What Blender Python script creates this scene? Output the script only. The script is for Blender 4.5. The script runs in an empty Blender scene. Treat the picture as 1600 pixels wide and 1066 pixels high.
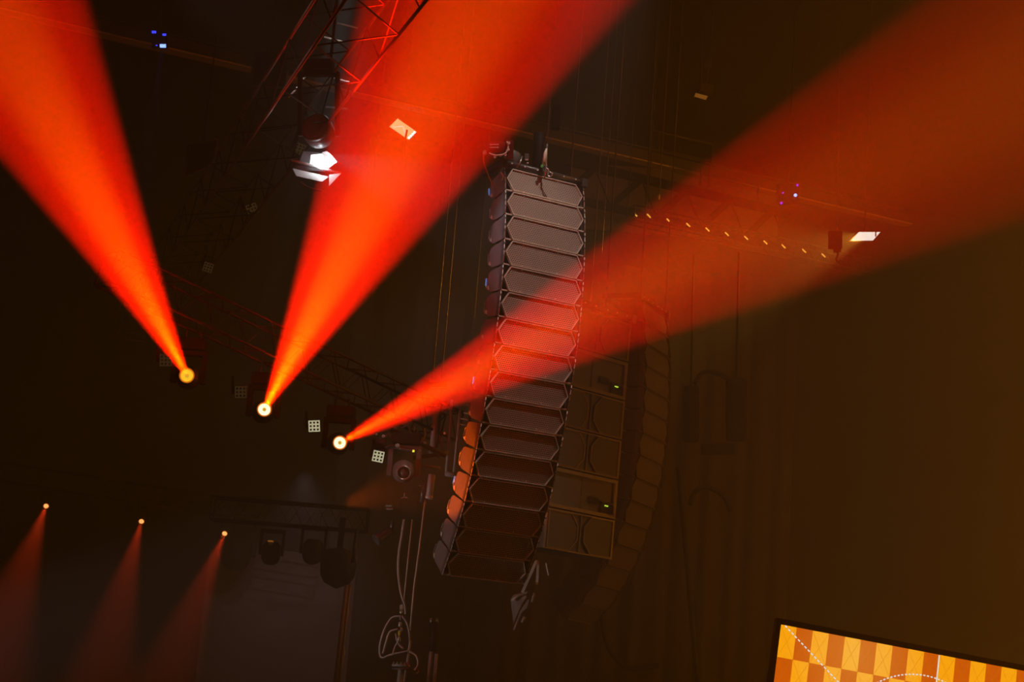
import bpy, bmesh, math, random
from mathutils import Vector, Matrix
random.seed(7)
SC = bpy.context.scene
COL = SC.collection
V = Vector
R = math.radians
CX, CY, FPX, CAMZ = 800.0, 533.0, 2600.0, 1.7

# ------------------------------------------------------------------ camera
PITCH, ROLL = R(12.5), R(4.5)
_f = V((0, math.cos(PITCH), math.sin(PITCH)))
_r0 = V((1, 0, 0)); _u0 = V((0, -math.sin(PITCH), math.cos(PITCH)))
CR = _r0 * math.cos(ROLL) + _u0 * math.sin(ROLL)
CU = _u0 * math.cos(ROLL) - _r0 * math.sin(ROLL)
CP = V((0, 0, CAMZ))
cam = bpy.data.cameras.new('camera'); cam.sensor_width = 36; cam.lens = FPX / 1600 * 36
cam.clip_end = 500; cam.clip_start = 0.1
co = bpy.data.objects.new('camera', cam); COL.objects.link(co)
m = Matrix((CR, CU, -_f)).transposed().to_4x4(); m.translation = CP
co.matrix_world = m
SC.camera = co

def ray(px, py):
    return _f + CR * ((px - CX) / FPX) - CU * ((py - CY) / FPX)
def at(px, py, Y):                       # point of the hall seen at a pixel, Y metres ahead
    d = ray(px, py); return CP + d * (Y / d.y)
def hitz(px, py, z):
    d = ray(px, py); return CP + d * ((z - CAMZ) / d.z)
def hitp(px, py, p0, n):                 # on a plane
    d = ray(px, py); return CP + d * ((p0 - CP).dot(n) / d.dot(n))

# ------------------------------------------------------------------ look
SC.view_settings.view_transform = 'Standard'
try: SC.view_settings.look = 'None'
except Exception: pass
SC.view_settings.exposure = 0.0; SC.view_settings.gamma = 1.0
SC.view_settings.use_curve_mapping = False
W = bpy.data.worlds.new('world'); SC.world = W; W.use_nodes = True
W.node_tree.nodes['Background'].inputs[0].default_value = (1.0, 0.46, 0.08, 1)
W.node_tree.nodes['Background'].inputs[1].default_value = 0.010
cy = SC.cycles
cy.volume_bounces = 0; cy.diffuse_bounces = 2; cy.glossy_bounces = 2
cy.max_bounces = 4; cy.transmission_bounces = 2
cy.caustics_reflective = False; cy.caustics_refractive = False
cy.use_denoising = True
cy.sample_clamp_indirect = 2.0

HAZE = 0.02

# ------------------------------------------------------------------ helpers
def sock(o, label=None, cat=None, group=None, kind=None):
    if label: o['label'] = label
    if cat: o['category'] = cat
    if group: o['group'] = group
    if kind: o['kind'] = kind
    return o
def thing(name, label, cat, M=None, group=None):
    o = bpy.data.objects.new(name, None); COL.objects.link(o)
    o.empty_display_size = 0.1
    if M is not None: o.matrix_world = M if isinstance(M, Matrix) else Matrix.Translation(M)
    return sock(o, label, cat, group)
def frame(loc, x, y, z):
    x, y, z = V(x).normalized(), V(y).normalized(), V(z).normalized()
    m = Matrix((x, y, z)).transposed().to_4x4(); m.translation = loc; return m
def aim(loc, d, up=(0, 0, 1)):           # local +Y looks along d
    y = V(d).normalized(); x = y.cross(V(up)).normalized(); z = x.cross(y)
    return frame(loc, x, y, z)
class MB:
    def __init__(s, M=None): s.bm = bmesh.new(); s.M = M
    def _p(s, co): return (s.M @ V(co)) if s.M is not None else V(co)
    def box(s, x0, x1, y0, y1, z0, z1, bev=0.0, mi=0, M=None):
        b = bmesh.new(); bmesh.ops.create_cube(b, size=1)
        for v in b.verts:
            v.co = V(((x0 + x1) / 2 + v.co.x * (x1 - x0), (y0 + y1) / 2 + v.co.y * (y1 - y0), (z0 + z1) / 2 + v.co.z * (z1 - z0)))
        if bev: bmesh.ops.bevel(b, geom=b.edges[:], offset=bev, segments=2, affect='EDGES', profile=0.7)
        s.join(b, mi, M); return s
    def join(s, b, mi=0, M=None):
        mp = {}
        for v in b.verts:
            c = v.co
            if M is not None: c = M @ c
            mp[v] = s.bm.verts.new(s._p(c))
        for f in b.faces:
            try: nf = s.bm.faces.new([mp[v] for v in f.verts]); nf.material_index = mi; nf.smooth = f.smooth
            except ValueError: pass
        b.free()
    def tube(s, pts, r, n=8, mi=0, caps=True):
        pts = [V(p) for p in pts]; rings = []
        ref = None
        for i, p in enumerate(pts):
            t = (pts[min(i + 1, len(pts) - 1)] - pts[max(i - 1, 0)])
            if t.length < 1e-9: t = V((0, 0, 1))
            t.normalize()
            if ref is None: ref = t.orthogonal().normalized()
            ref = (ref - t * ref.dot(t))
            if ref.length < 1e-6: ref = t.orthogonal()
            ref.normalize(); b = t.cross(ref)
            rr = r[i] if isinstance(r, (list, tuple)) else r
            rings.append([s.bm.verts.new(s._p(p + (ref * math.cos(2 * math.pi * k / n) + b * math.sin(2 * math.pi * k / n)) * rr)) for k in range(n)])
        for a, b_ in zip(rings, rings[1:]):
            for k in range(n):
                f = s.bm.faces.new((a[k], a[(k + 1) % n], b_[(k + 1) % n], b_[k])); f.smooth = n > 4; f.material_index = mi
        if caps:
            for q in (rings[0], rings[-1]):
                f = s.bm.faces.new(q); f.material_index = mi
        return s
    def lathe(s, prof, n=24, mi=0, M=None):   # profile (radius, y) turned about local Y
        rings = []
        T = M if M is not None else Matrix()
        for (r, y) in prof:
            rings.append([s.bm.verts.new(s._p(T @ V((max(r, 1e-4) * math.cos(2 * math.pi * k / n), y, max(r, 1e-4) * math.sin(2 * math.pi * k / n))))) for k in range(n)])
        for a, b in zip(rings, rings[1:]):
            for k in range(n):
                f = s.bm.faces.new((a[k], a[(k + 1) % n], b[(k + 1) % n], b[k])); f.smooth = True; f.material_index = mi
        for q in (rings[0], rings[-1]):
            f = s.bm.faces.new(q); f.material_index = mi
        return s
    def prism(s, poly, d, mi=0):              # polygon of points, extruded by vector d
        a = [s.bm.verts.new(s._p(V(p))) for p in poly]; b = [s.bm.verts.new(s._p(V(p) + V(d))) for p in poly]
        s.bm.faces.new(a).material_index = mi; s.bm.faces.new(b[::-1]).material_index = mi
        n = len(a)
        for k in range(n): s.bm.faces.new((a[k], b[k], b[(k + 1) % n], a[(k + 1) % n])).material_index = mi
        return s
    def build(s, name, mat, parent=None, sm=False):
        bmesh.ops.recalc_face_normals(s.bm, faces=s.bm.faces[:])
        me = bpy.data.meshes.new(name); s.bm.to_mesh(me); s.bm.free()
        for x in (mat if isinstance(mat, (list, tuple)) else [mat]): me.materials.append(x)
        o = bpy.data.objects.new(name, me); COL.objects.link(o)
        if parent is not None: o.parent = parent
        return o
def copy_tree(o, parent=None):
    c = o.copy(); COL.objects.link(c)
    if parent is not None: c.parent = parent
    for ch in [x for x in bpy.data.objects if x.parent == o]: copy_tree(ch, c)
    return c
def curve(pts, n=8):                          # Catmull-Rom through points
    P = [V(p) for p in pts]; P = [P[0] * 2 - P[1]] + P + [P[-1] * 2 - P[-2]]; out = []
    for i in range(1, len(P) - 2):
        for k in range(n):
            t = k / n; a, b, c, d = P[i - 1:i + 3]
            out.append(0.5 * ((2 * b) + (c - a) * t + (2 * a - 5 * b + 4 * c - d) * t * t + (3 * b - a - 3 * c + d) * t ** 3))
    out.append(P[-2]); return out

# ------------------------------------------------------------------ materials
def mat(name, col, rough=0.6, metal=0.0, spec=0.3, noise=0.0, nscale=8.0):
    m = bpy.data.materials.new(name); m.use_nodes = True; nt = m.node_tree; b = nt.nodes['Principled BSDF']
    b.inputs['Base Color'].default_value = (*col, 1); b.inputs['Roughness'].default_value = rough
    b.inputs['Metallic'].default_value = metal; b.inputs['Specular IOR Level'].default_value = spec
    if noise:
        tc = nt.nodes.new('ShaderNodeTexCoord'); nz = nt.nodes.new('ShaderNodeTexNoise'); nz.inputs['Scale'].default_value = nscale
        mx = nt.nodes.new('ShaderNodeMixRGB'); mx.inputs[1].default_value = (*[c * (1 - noise) for c in col], 1)
        mx.inputs[2].default_value = (*[min(1, c * (1 + noise)) for c in col], 1)
        nt.links.new(tc.outputs['Object'], nz.inputs['Vector']); nt.links.new(nz.outputs['Fac'], mx.inputs[0]); nt.links.new(mx.outputs[0], b.inputs['Base Color'])
    return m
def emis(name, col, s, sample=False):
    m = bpy.data.materials.new(name); m.use_nodes = True; nt = m.node_tree; nt.nodes.clear()
    e = nt.nodes.new('ShaderNodeEmission'); e.inputs[0].default_value = (*col, 1); e.inputs[1].default_value = s
    o = nt.nodes.new('ShaderNodeOutputMaterial'); nt.links.new(e.outputs[0], o.inputs[0])
    m.cycles.emission_sampling = 'FRONT_BACK' if sample else 'NONE'
    return m
def mesh_mat(name, dark, light, scale, rough=0.5):   # perforated steel: light web, dark staggered holes
    m = bpy.data.materials.new(name); m.use_nodes = True; nt = m.node_tree; b = nt.nodes['Principled BSDF']
    tc = nt.nodes.new('ShaderNodeTexCoord'); mp = nt.nodes.new('ShaderNodeMapping')
    mp.inputs['Rotation'].default_value = (math.pi / 2, 0, 0)
    br = nt.nodes.new('ShaderNodeTexBrick'); br.offset = 0.5; br.inputs['Scale'].default_value = scale
    br.inputs['Color1'].default_value = (*dark, 1); br.inputs['Color2'].default_value = (*dark, 1); br.inputs['Mortar'].default_value = (*light, 1)
    br.inputs['Mortar Size'].default_value = 0.085; br.inputs['Mortar Smooth'].default_value = 0.3
    br.inputs['Brick Width'].default_value = 0.62; br.inputs['Row Height'].default_value = 0.5
    nt.links.new(tc.outputs['Object'], mp.inputs[0]); nt.links.new(mp.outputs[0], br.inputs[0]); nt.links.new(br.outputs[0], b.inputs['Base Color'])
    b.inputs['Roughness'].default_value = rough; b.inputs['Specular IOR Level'].default_value = 0.3
    return m
BLACK = mat('black_paint', (0.02, 0.018, 0.018), 0.6, 0, 0.2, 0.3, 6)
SATIN = mat('satin_black_metal', (0.06, 0.055, 0.055), 0.38, 0.0, 0.6)
CAB = mat('grey_black_cabinet_paint', (0.17, 0.15, 0.15), 0.5, 0, 0.5, 0.2, 9)
SIDEP = mat('side_panel_paint', (0.20, 0.18, 0.17), 0.5, 0, 0.5, 0.2, 9)
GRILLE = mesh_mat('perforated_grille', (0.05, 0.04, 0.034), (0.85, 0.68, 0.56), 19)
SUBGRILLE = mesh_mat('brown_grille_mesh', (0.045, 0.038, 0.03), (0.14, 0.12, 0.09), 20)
STEEL = mat('bare_steel', (0.62, 0.58, 0.54), 0.32, 0.8, 0.5)
LIP = mat('grille_edge', (0.95, 0.82, 0.70), 0.35, 0.1, 0.6)  # near-white, so edges catching light are put into the colour
DARKST = mat('dark_steel', (0.16, 0.145, 0.14), 0.4, 0.5, 0.5)
ALU = mat('truss_aluminium', (0.35, 0.33, 0.32), 0.35, 0.7, 0.5)
BTRUSS = mat('black_truss', (0.06, 0.055, 0.05), 0.4, 0.2, 0.5)
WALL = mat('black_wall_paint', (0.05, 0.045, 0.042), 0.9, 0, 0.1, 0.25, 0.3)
CEIL = mat('black_ceiling_paint', (0.012, 0.011, 0.010), 0.95, 0, 0.05, 0.3, 0.4)
FLOOR = mat('dark_floor', (0.02, 0.02, 0.02), 0.7, 0, 0.3, 0.2, 1)
CLOTH = mat('dark_drape', (0.085, 0.06, 0.055), 0.95, 0, 0.1, 0.2, 0.5)
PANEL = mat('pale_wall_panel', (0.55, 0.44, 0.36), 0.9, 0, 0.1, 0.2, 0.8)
GREYCL = mat('grey_backdrop', (0.16, 0.13, 0.13), 0.95, 0, 0.05, 0.2, 0.6)
STRAP = mat('pale_strap_webbing', (0.95, 0.85, 0.74), 0.8)
BAG = mat('grey_bag_cloth', (0.55, 0.48, 0.46), 0.8, 0, 0.2, 0.3, 12)
CABLE = mat('rubber_cable', (0.16, 0.13, 0.12), 0.4, 0, 0.5)
ORANGE = mat('orange_cable', (0.75, 0.25, 0.03), 0.5)
REDP = mat('red_lit_hoist', (0.13, 0.012, 0.01), 0.4, 0, 0.5)  # dark housing with the red of the beam put into its colour
WHITE = mat('white_paint', (0.8, 0.78, 0.74), 0.5)
GREEN = mat('green_tape', (0.1, 0.5, 0.1), 0.5)
YELLOW = mat('yellow_tape', (0.75, 0.55, 0.05), 0.5)
E_LENS = emis('hot_lens', (1.0, 0.55, 0.02), 1.5)
E_LENSW = emis('white_hot_lens', (1.0, 0.85, 0.5), 2.4)
E_RING = emis('lens_ring_glow', (1.0, 0.20, 0.01), 0.9)
E_CORE = emis('lens_core', (1.0, 0.52, 0.05), 1.0)
E_SMALL = emis('small_lens', (1.0, 0.42, 0.12), 2.5)
E_BLUE = emis('blue_led', (0.05, 0.06, 1.0), 2.0)
E_BLUEW = emis('blue_white_led', (0.25, 0.4, 1.0), 3.0)
E_LABEL = emis('blue_display', (0.16, 0.32, 0.9), 0.8)
E_PURP = emis('purple_led', (0.45, 0.02, 1.0), 1.2)
E_WARM = emis('warm_lamp_face', (1.0, 0.86, 0.55), 1.3)
E_AMBER = emis('dim_amber_face', (1.0, 0.34, 0.04), 0.30)
E_STRING = emis('string_lamp', (1.0, 0.50, 0.05), 1.5)
E_WHITE = emis('white_lamp_face', (0.92, 0.97, 1.0), 4.0)
E_MATRIX = emis('matrix_cell_glow', (0.85, 0.78, 0.48), 0.75)
E_DIMMTX = emis('matrix_cell_dim', (0.30, 0.17, 0.06), 0.12)
E_GREENL = emis('green_led', (0.55, 0.9, 0.05), 1.3)
E_YEL = emis('yellow_led', (1.0, 0.8, 0.05), 1.5)

def lamp(name, kind, loc, d, power, col, size=None, blend=0.3, rad=0.05, parent=None):
    l = bpy.data.lights.new(name, kind); l.energy = power; l.color = col
    if kind == 'SPOT': l.spot_size = size; l.spot_blend = blend; l.shadow_soft_size = rad
    if kind == 'POINT': l.shadow_soft_size = rad
    if kind == 'AREA': l.size = size
    o = bpy.data.objects.new(name, l); COL.objects.link(o)
    d = V(d).normalized(); o.matrix_world = Matrix.Translation(loc) @ d.to_track_quat('-Z', 'Y').to_matrix().to_4x4()
    if parent is not None:
        mw = o.matrix_world.copy(); bpy.context.view_layer.update(); o.parent = parent; o.matrix_parent_inverse = parent.matrix_world.inverted(); o.matrix_world = mw
    return o

# steep profile spot on the speakers; lamps added for amber haze and the rig
ARR = V((-0.305, 21.828, 7.272 + CAMZ)); YAW = R(27.88)
NRM = V((math.sin(YAW), -math.cos(YAW), 0)); SID = V((math.cos(YAW), math.sin(YAW), 0))
mid = ARR + SID * 0.64 - V((0, 0, 1.6))
lamp('profile_spot', 'SPOT', mid + NRM * 3.6 - SID * 0.5 + V((0, 0, 6.6)), -(NRM * 3.6 - SID * 0.5 + V((0, 0, 6.6))), 1150, (1.0, 0.84, 0.74), R(26), 0.9, 0.15)
lamp('side_profile_spot', 'SPOT', mid - SID * 7 + NRM * 2.0 + V((0, 0, 3.0)), (SID * 7 - NRM * 2.0 - V((0, 0, 3.0))), 150, (1.0, 0.82, 0.78), R(34), 0.8, 0.15)
tgt = ARR - V((0, 0, 4.15)) - NRM * 0.75
lamp('red_side_spot', 'SPOT', tgt - SID * 1.7 - V((0, 0, 0.7)) + NRM * 0.3, SID * 1.7 + V((0, 0, 0.7)) - NRM * 0.3, 380, (1.0, 0.12, 0.0), R(46), 0.5, 0.05)
rk = at(690, 860, 23.6)
lamp('added_rig_key', 'SPOT', rk + V((-9.0, -4.5, -3.0)), V((9.0, 4.5, 3.0)), 950, (1.0, 0.82, 0.76), R(23), 0.7, 0.1)  # unseen spot added to brighten the rigging and cables
lamp('added_amber_glow', 'POINT', (14.0, 27.0, 5.0), (0, 0, -1), 800, (1.0, 0.33, 0.02), rad=0.3)  # unseen point lamps added for the amber glow in the haze
lamp('added_amber_glow', 'POINT', (13.5, 27.0, 14.5), (0, 0, -1), 1000, (1.0, 0.28, 0.02), rad=0.3)

# ------------------------------------------------------------------ setting
def struct(o): o['kind'] = 'structure'; return o
struct(MB().box(-30, 30, -8, 48.2, -0.2, 0).build('floor', FLOOR))
struct(MB().box(-30, 30, 12, 48.2, 17.2, 17.4).build('ceiling', CEIL))
struct(MB().box(-30, 30, 48, 48.2, 0, 17.2).build('wall_back', WALL))

# ------------------------------------------------------------------ moving heads with beams
def moving_head(p, d, label, group=None, lens_r=0.083, lens=E_LENS, core=True, yoke_axis=None, small=False, ringm=E_RING):
    """p = centre of the front lens, d = aim; hangs base-up"""
    d = V(d).normalized(); s = lens_r / 0.083
    t = thing('moving_head_light', label, 'stage light', Matrix.Translation(p), group)
    A = aim(V((0, 0, 0)), d)
    b = MB(A)
    b.lathe([(0.02, -0.40 * s), (0.10 * s, -0.38 * s), (0.15 * s, -0.30 * s), (0.165 * s, -0.18 * s), (0.15 * s, -0.08 * s), (0.12 * s, -0.03 * s), (0.105 * s, 0.0), (0.088 * s, 0.0), (0.086 * s, -0.02 * s)])
    b.build('head', SATIN if lens is not None else CAB, t)
    MB(A).lathe([(0.086 * s, -0.015 * s), (0.102 * s, -0.015 * s), (0.102 * s, 0.012 * s), (0.086 * s, 0.012 * s), (0.086 * s, -0.015 * s)]).build('lens_ring', ringm if lens is not None else STEEL, t)
    MB(A).lathe([(0.001, -0.004), (0.084 * s, -0.008)], 28).build('lens', lens or DARKST, t)
    if core: MB(A).lathe([(0.012 * s, -0.002), (0.027 * s, -0.002), (0.027 * s, -0.0005), (0.018 * s, -0.0005)], 20).build('lens_core', E_CORE, t)
    c = -d * 0.18 * s
    xa = yoke_axis or CR; xa = V((xa[0], xa[1], 0)).normalized(); ya = V((0, 0, 1)).cross(xa)
    F = frame(c, xa, ya, (0, 0, 1))
    y = MB(F)
    for sx in (-1, 1):
        y.box(sx * 0.20 * s - 0.035 * s, sx * 0.20 * s + 0.035 * s, -0.06 * s, 0.06 * s, -0.08 * s, 0.34 * s, 0.012)
    y.box(-0.235 * s, 0.235 * s, -0.07 * s, 0.07 * s, 0.30 * s, 0.37 * s, 0.015); y.build('yoke', CAB if lens is None else BLACK, t)
    MB(F).box(-0.2 * s, 0.2 * s, -0.13 * s, 0.13 * s, 0.38 * s, 0.54 * s, 0.02).build('base', BLACK, t)
    for sx in (-1, 1): MB(F).tube([(sx * 0.1 * s, 0, 0.54 * s), (sx * 0.1 * s, 0, 0.66 * s)], 0.018 * s).build('clamp', DARKST, t)
    return t
def beam(p, e1, e2, tilt, power, col, parent, Y1=20.0, blend=0.25, rad=0.05, grow=1.0):
    """aim a spot so that its cone is bounded by the two sight planes through pixels e1, e2; tilt = degrees towards the audience"""
    d = (CP - p).normalized()
    n1 = d.cross(at(*e1, Y1) - CP).normalized(); n2 = d.cross(at(*e2, Y1) - CP).normalized()
    u1 = n1.cross(d); u2 = n2.cross(d)      # in-plane directions perpendicular to d
    t1 = (at(*e1, p.y) - p); t2 = (at(*e2, p.y) - p)
    if u1.dot(t1) < 0: u1 = -u1
    if u2.dot(t2) < 0: u2 = -u2
    mdir = (u1 + u2).normalized(); phi = mdir.angle(u1)
    a = (mdir * math.cos(R(tilt)) + d * math.sin(R(tilt))).normalized()
    h = math.asin(math.cos(R(tilt)) * math.sin(phi))
    return a, h * grow
def add_beam(t, p, a, h, power, col, blend=0.25, rad=0.05):
    lamp('beam_lamp', 'SPOT', p + a * 0.03, a, power, col, 2 * h, blend, rad, parent=t)

L3 = at(531, 692, 23.5); L1 = at(292, 587, 22.0); L2 = at(413, 640, 22.75)
BEAMCOL = (1.0, 0.007, 0.0)
heads = [
    (L1, (0, 252), (141, 0), 38, 76000, E_LENS, 'moving head throwing the leftmost big red beam, left of the other two'),
    (L2, (560, 0), (1000, 0), 38, 92000, E_LENSW, 'moving head throwing the middle and widest upward red beam'),
    (L3, (1425, 0), (1600, 352), 48, 72000, E_LENSW, 'moving head throwing the slanting red beam that crosses the front speakers'),
]
for p, e1, e2, tilt, pw, lm, lab in heads:
    a, h = beam(p, e1, e2, tilt, pw, BEAMCOL, None, grow=1.04)
    t = moving_head(p, a * 0.3 + (CP - p).normalized(), lab, None, 0.083, lm)
    add_beam(t, p, a, h, pw, BEAMCOL, 0.22, 0.045)
    add_beam(t, p, a, h * 0.62, pw * 0.42, (1.0, 0.24, 0.001), 1.0, 0.03)

# small red heads far down the stage
small = [((72, 791), (-60, 960), (70, 960), 'leftmost of the three small red beam lights low on the left'),
         ((221, 815), (110, 1000), (225, 1000), 'middle one of the three small red beam lights low on the left'),
         ((351, 834), (225, 1000), (330, 1000), 'rightmost of the three small red beam lights, nearest the grey backdrop')]
for c, e1, e2, lab in small:
    p = at(*c, 36.0)
    a, h = beam(p, e1, e2, 15, 0, None, None, Y1=36)
    t = moving_head(p, a * 0.5 + (CP - p).normalized(), lab, None, 0.05, E_SMALL, core=False)
    add_beam(t, p, a, h, 2600, (1.0, 0.05, 0.01), 0.8, 0.04)

# ------------------------------------------------------------------ main hanging speaker column
BW, BH = 1.28, 0.36
def hexpts(w, h, x0, x1, y, zc=0, ins=0.0, k=0.095):
    """six-sided grille outline, pointed left and right"""
    i = ins
    return [(x0 + i * 1.2, y, zc), (x0 + k + i * 0.5, y, zc + h / 2 - i), (x1 - k - i * 0.5, y, zc + h / 2 - i), (x1 - i * 1.2, y, zc), (x1 - k - i * 0.5, y, zc - h / 2 + i), (x0 + k + i * 0.5, y, zc - h / 2 + i)]
def ring_prism(mb, outer, inner, d):
    n = len(outer); d = V(d)
    for k in range(n):
        q = [outer[k], outer[(k + 1) % n], inner[(k + 1) % n], inner[k]]
        mb.prism(q, d)
def array_box(grm, cabm, lipm, railm, name='line_array_speaker'):
    """local: x along the front from left to right, y to the back, z up; front top-left corner at the origin"""
    t = thing(name, None, None)
    h = BH - 0.012; zc = -BH / 2
    c = MB()
    # wedge cabinet, lower at the back, with rounded rear corners, set back behind the grille
    prof = [(0.05, -0.012), (0.30, -0.045), (0.385, -0.075), (0.415, -0.12), (0.415, -0.24), (0.385, -0.285), (0.30, -0.315), (0.05, -BH + 0.012)]
    c.prism([(0.035, y, z) for y, z in prof], (BW - 0.07, 0, 0))
    c.build('cabinet', BLACK, t)  # black here puts the recess shade between grilles into the colour
    for x in (0.012, BW - 0.035):
        s = MB(); s.prism([(x, 0.045, -0.012), (x, 0.34, -0.028), (x, 0.385, -0.05), (x, 0.405, -0.09), (x, 0.405, -0.23), (x, 0.375, -0.30), (x, 0.31, -0.325), (x, 0.045, -BH + 0.012)], (0.023, 0, 0)); s.build('side_panel', SIDEP if cabm is CAB else cabm, t)
    g = MB(); g.prism(hexpts(BW, h - 0.012, 0.045, BW - 0.045, -0.012, zc, 0.008), (0, 0.03, 0)); g.build('grille', grm, t)
    l = MB(); ring_prism(l, hexpts(BW, h - 0.006, 0.035, BW - 0.035, -0.032, zc), hexpts(BW, h - 0.006, 0.035, BW - 0.035, -0.032, zc, 0.011), (0, 0.047, 0)); l.build('grille_frame', lipm, t)
    dots = MB()
    for k in range(46): dots.box(0.15 + k * (BW - 0.3) / 45 - 0.004, 0.15 + k * (BW - 0.3) / 45 + 0.004, -0.024, -0.004, -BH + 0.002, -BH + 0.012)
    dots.box(0.145, BW - 0.145, -0.018, -0.004, -BH + 0.003, -BH + 0.008)
    dots.build('serrated_seam', lipm, t)
    for x in (0.0, BW):
        r = MB(); sx = 1 if x == 0 else -1
        r.box(min(x, x + sx * 0.016), max(x, x + sx * 0.016), -0.014, 0.05, -BH + 0.01, -0.01, 0.003)
        MB().tube([(x + sx * 0.009, -0.022, -0.012), (x + sx * 0.009, -0.022, -BH + 0.012)], 0.0065, 6).build('rail_glint', lipm if railm is STEEL else railm, t)  # pale strip paints the white glints along the rail
        for z in (-0.06, -0.15, -0.24): r.box(x + sx * 0.011 - 0.012, x + sx * 0.011 + 0.012, -0.034, -0.015, z - 0.014, z + 0.008, 0.003)
        r.build('rigging_rail', DARKST if railm is STEEL else railm, t)
        b = MB(); xx = sorted((x + sx * 0.02, x + sx * 0.115)); b.box(xx[0], xx[1], -0.008, 0.02, -BH + 0.002, -BH + 0.02, 0.002); b.build('corner_bracket', lipm, t)
        e = MB(); xe = x - 0.004 if x == 0 else x - 0.02
        e.prism([(xe, 0.35, -0.235), (xe, 0.39, -0.245), (xe, 0.37, -0.285), (xe, 0.33, -0.295)], (0.024, 0, 0)); e.build('rear_bracket', lipm, t)
        tr = MB(); xt = x if x == 0 else x - 0.006
        tr.tube([(xt + 0.004, 0.40, -0.11), (xt + 0.004, 0.42, -0.13), (xt + 0.004, 0.42, -0.23), (xt + 0.004, 0.395, -0.275)], 0.007, 6); tr.build('rear_edge_rail', railm, t)
    for x, z in ((0.30, -0.035), (0.85, -0.035), (0.30, -0.325), (0.85, -0.325)):
        MB().box(x - 0.008, x + 0.008, -0.02, -0.01, z - 0.007, z + 0.007).build('screw', lipm, t)
    return t
TH = [-13.5, -9.0, -5.4, -2.7, -0.1, 3.4, 6.7, 8.9, 10.4, 11.8, 13.7, 16.4, 19.1, 23, 27, 32]
ORD = ['topmost', 'second', 'third', 'fourth', 'fifth', 'sixth', 'seventh', 'eighth', 'ninth', 'tenth', 'eleventh', 'twelfth', 'thirteenth', 'fourteenth', 'fifteenth', 'lowest']
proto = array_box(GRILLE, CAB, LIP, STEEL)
p = ARR.copy(); n0 = NRM; BOXES = []
for k, th in enumerate(TH):
    th = R(th)
    dn = V((0, 0, -math.cos(th))) - n0 * math.sin(th)       # along the front, downwards
    back = -(n0 * math.cos(th) - V((0, 0, math.sin(th))))
    o = proto if k == 0 else copy_tree(proto)
    # the front normal tilts down as the boxes curve under
    back = SID.cross(dn) * -1
    if back.dot(n0) > 0: back = -back
    o.matrix_world = frame(p, SID, back, -dn)
    place = ('topmost box of the' if k == 0 else 'lowest box of the' if k == 15 else ORD[k] + ' box from the top of the')
    sock(o, place + ' grey-lit front speaker column with pointed grilles', 'speaker', 'boxes of the lit front speaker column')
    BOXES.append(o)
    p = p + dn * BH
ARR_END = p
for k in (0, 4, 8, 12): MB().box(-0.006, 0.012, 0.418, 0.436, -0.22, -0.12).build('blue_display', E_LABEL, BOXES[k])

# bumper frame on top
def topframe(M, w, label):
    t = thing('rigging_bumper', label, 'rigging frame', M)
    MB().tube([(0.0, 0.0, 0.055), (w, 0.0, 0.055)], 0.045, 14).build('front_tube', SATIN, t)
    for x in (0.0, w):
        MB().box(x - 0.03, x + 0.03, 0.0, 0.62, 0.02, 0.10, 0.008).build('side_beam', SATIN, t)
    MB().box(0, w, 0.56, 0.64, 0.02, 0.10, 0.008).build('rear_beam', SATIN, t)
    MB().box(w * 0.46, w * 0.54, -0.02, 0.70, 0.09, 0.16, 0.008).build('spine_beam', SATIN, t)
    for x in (0.0, w): MB().box(x - 0.045, x + 0.045, -0.06, 0.05, -0.02, 0.10, 0.01).build('corner_casting', DARKST, t)
    pn = MB()
    for x in [w * q for q in (0.08, 0.24, 0.40, 0.58, 0.73, 0.88)]: pn.box(x - 0.012, x + 0.012, -0.052, -0.04, 0.045, 0.065)
    pn.build('frame_pins', LIP, t)
    return t
MF = frame(ARR + V((0, 0, 0.01)), SID, -NRM, (0, 0, 1))
topframe(MF, BW, 'black tubular rigging frame on top of the lit front speaker column')
def Lf(x, y, z): return ARR + SID * x - NRM * y + V((0, 0, z))

# cylinder drum, hoists and their cables above the column
t = thing('rigging_drum', 'black open cylinder standing on the left corner of the top rigging frame', 'rigging part', Matrix.Translation(at(797, 252, 22.0)))
U = V((0.25, -0.1, 1)).normalized()
q = U.orthogonal().normalized()
F = frame(V((0, 0, 0)), q, U, q.cross(U))
MB(F).lathe([(0.09, -0.13), (0.12, -0.13), (0.12, 0.13), (0.09, 0.15), (0.02, 0.15), (0.02, 0.13), (0.09, 0.12), (0.09, -0.13)]).build('shell', CAB, t)
MB(F).lathe([(0.121, -0.10), (0.127, -0.10), (0.127, -0.07), (0.121, -0.07), (0.121, -0.10)]).build('rim_band', LIP, t)
MB().tube([V((0.10, -0.12, -0.12)), V((0.14, -0.12, -0.05)), V((0.16, -0.1, 0.05))], 0.012).build('shackle', STEEL, t)

H = at(776, 232, 21.6)
t = thing('chain_hoist', 'red-lit motor hoist with white arrows above left end of the front speaker column', 'hoist', frame(H, CR, _f, CU))
MB().box(-0.145, 0.12, -0.12, 0.12, -0.075, 0.085, 0.045).build('housing', REDP, t)
MB().box(0.13, 0.23, -0.10, 0.10, -0.16, 0.10, 0.02).build('gearbox', REDP, t)
a = MB()
for z, sx in ((0.04, -1), (0.0, 1)):
    a.box(-0.09, 0.03, -0.128, -0.121, z - 0.006, z + 0.006)
    x = -0.10 if sx < 0 else 0.035
    a.prism([(x, -0.128, z), (x - sx * 0.028, -0.128, z + 0.018), (x - sx * 0.028, -0.128, z - 0.018)], (0, 0.006, 0))
a.build('arrow_marks', WHITE, t)
MB().tube(curve([(-0.10, -0.12, -0.08), (0.0, -0.14, -0.11), (0.12, -0.14, -0.08), (0.16, -0.12, 0.02), (0.14, -0.1, 0.08)]), 0.010).build('handle_loop', LIP, t)
bt = MB()
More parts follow.
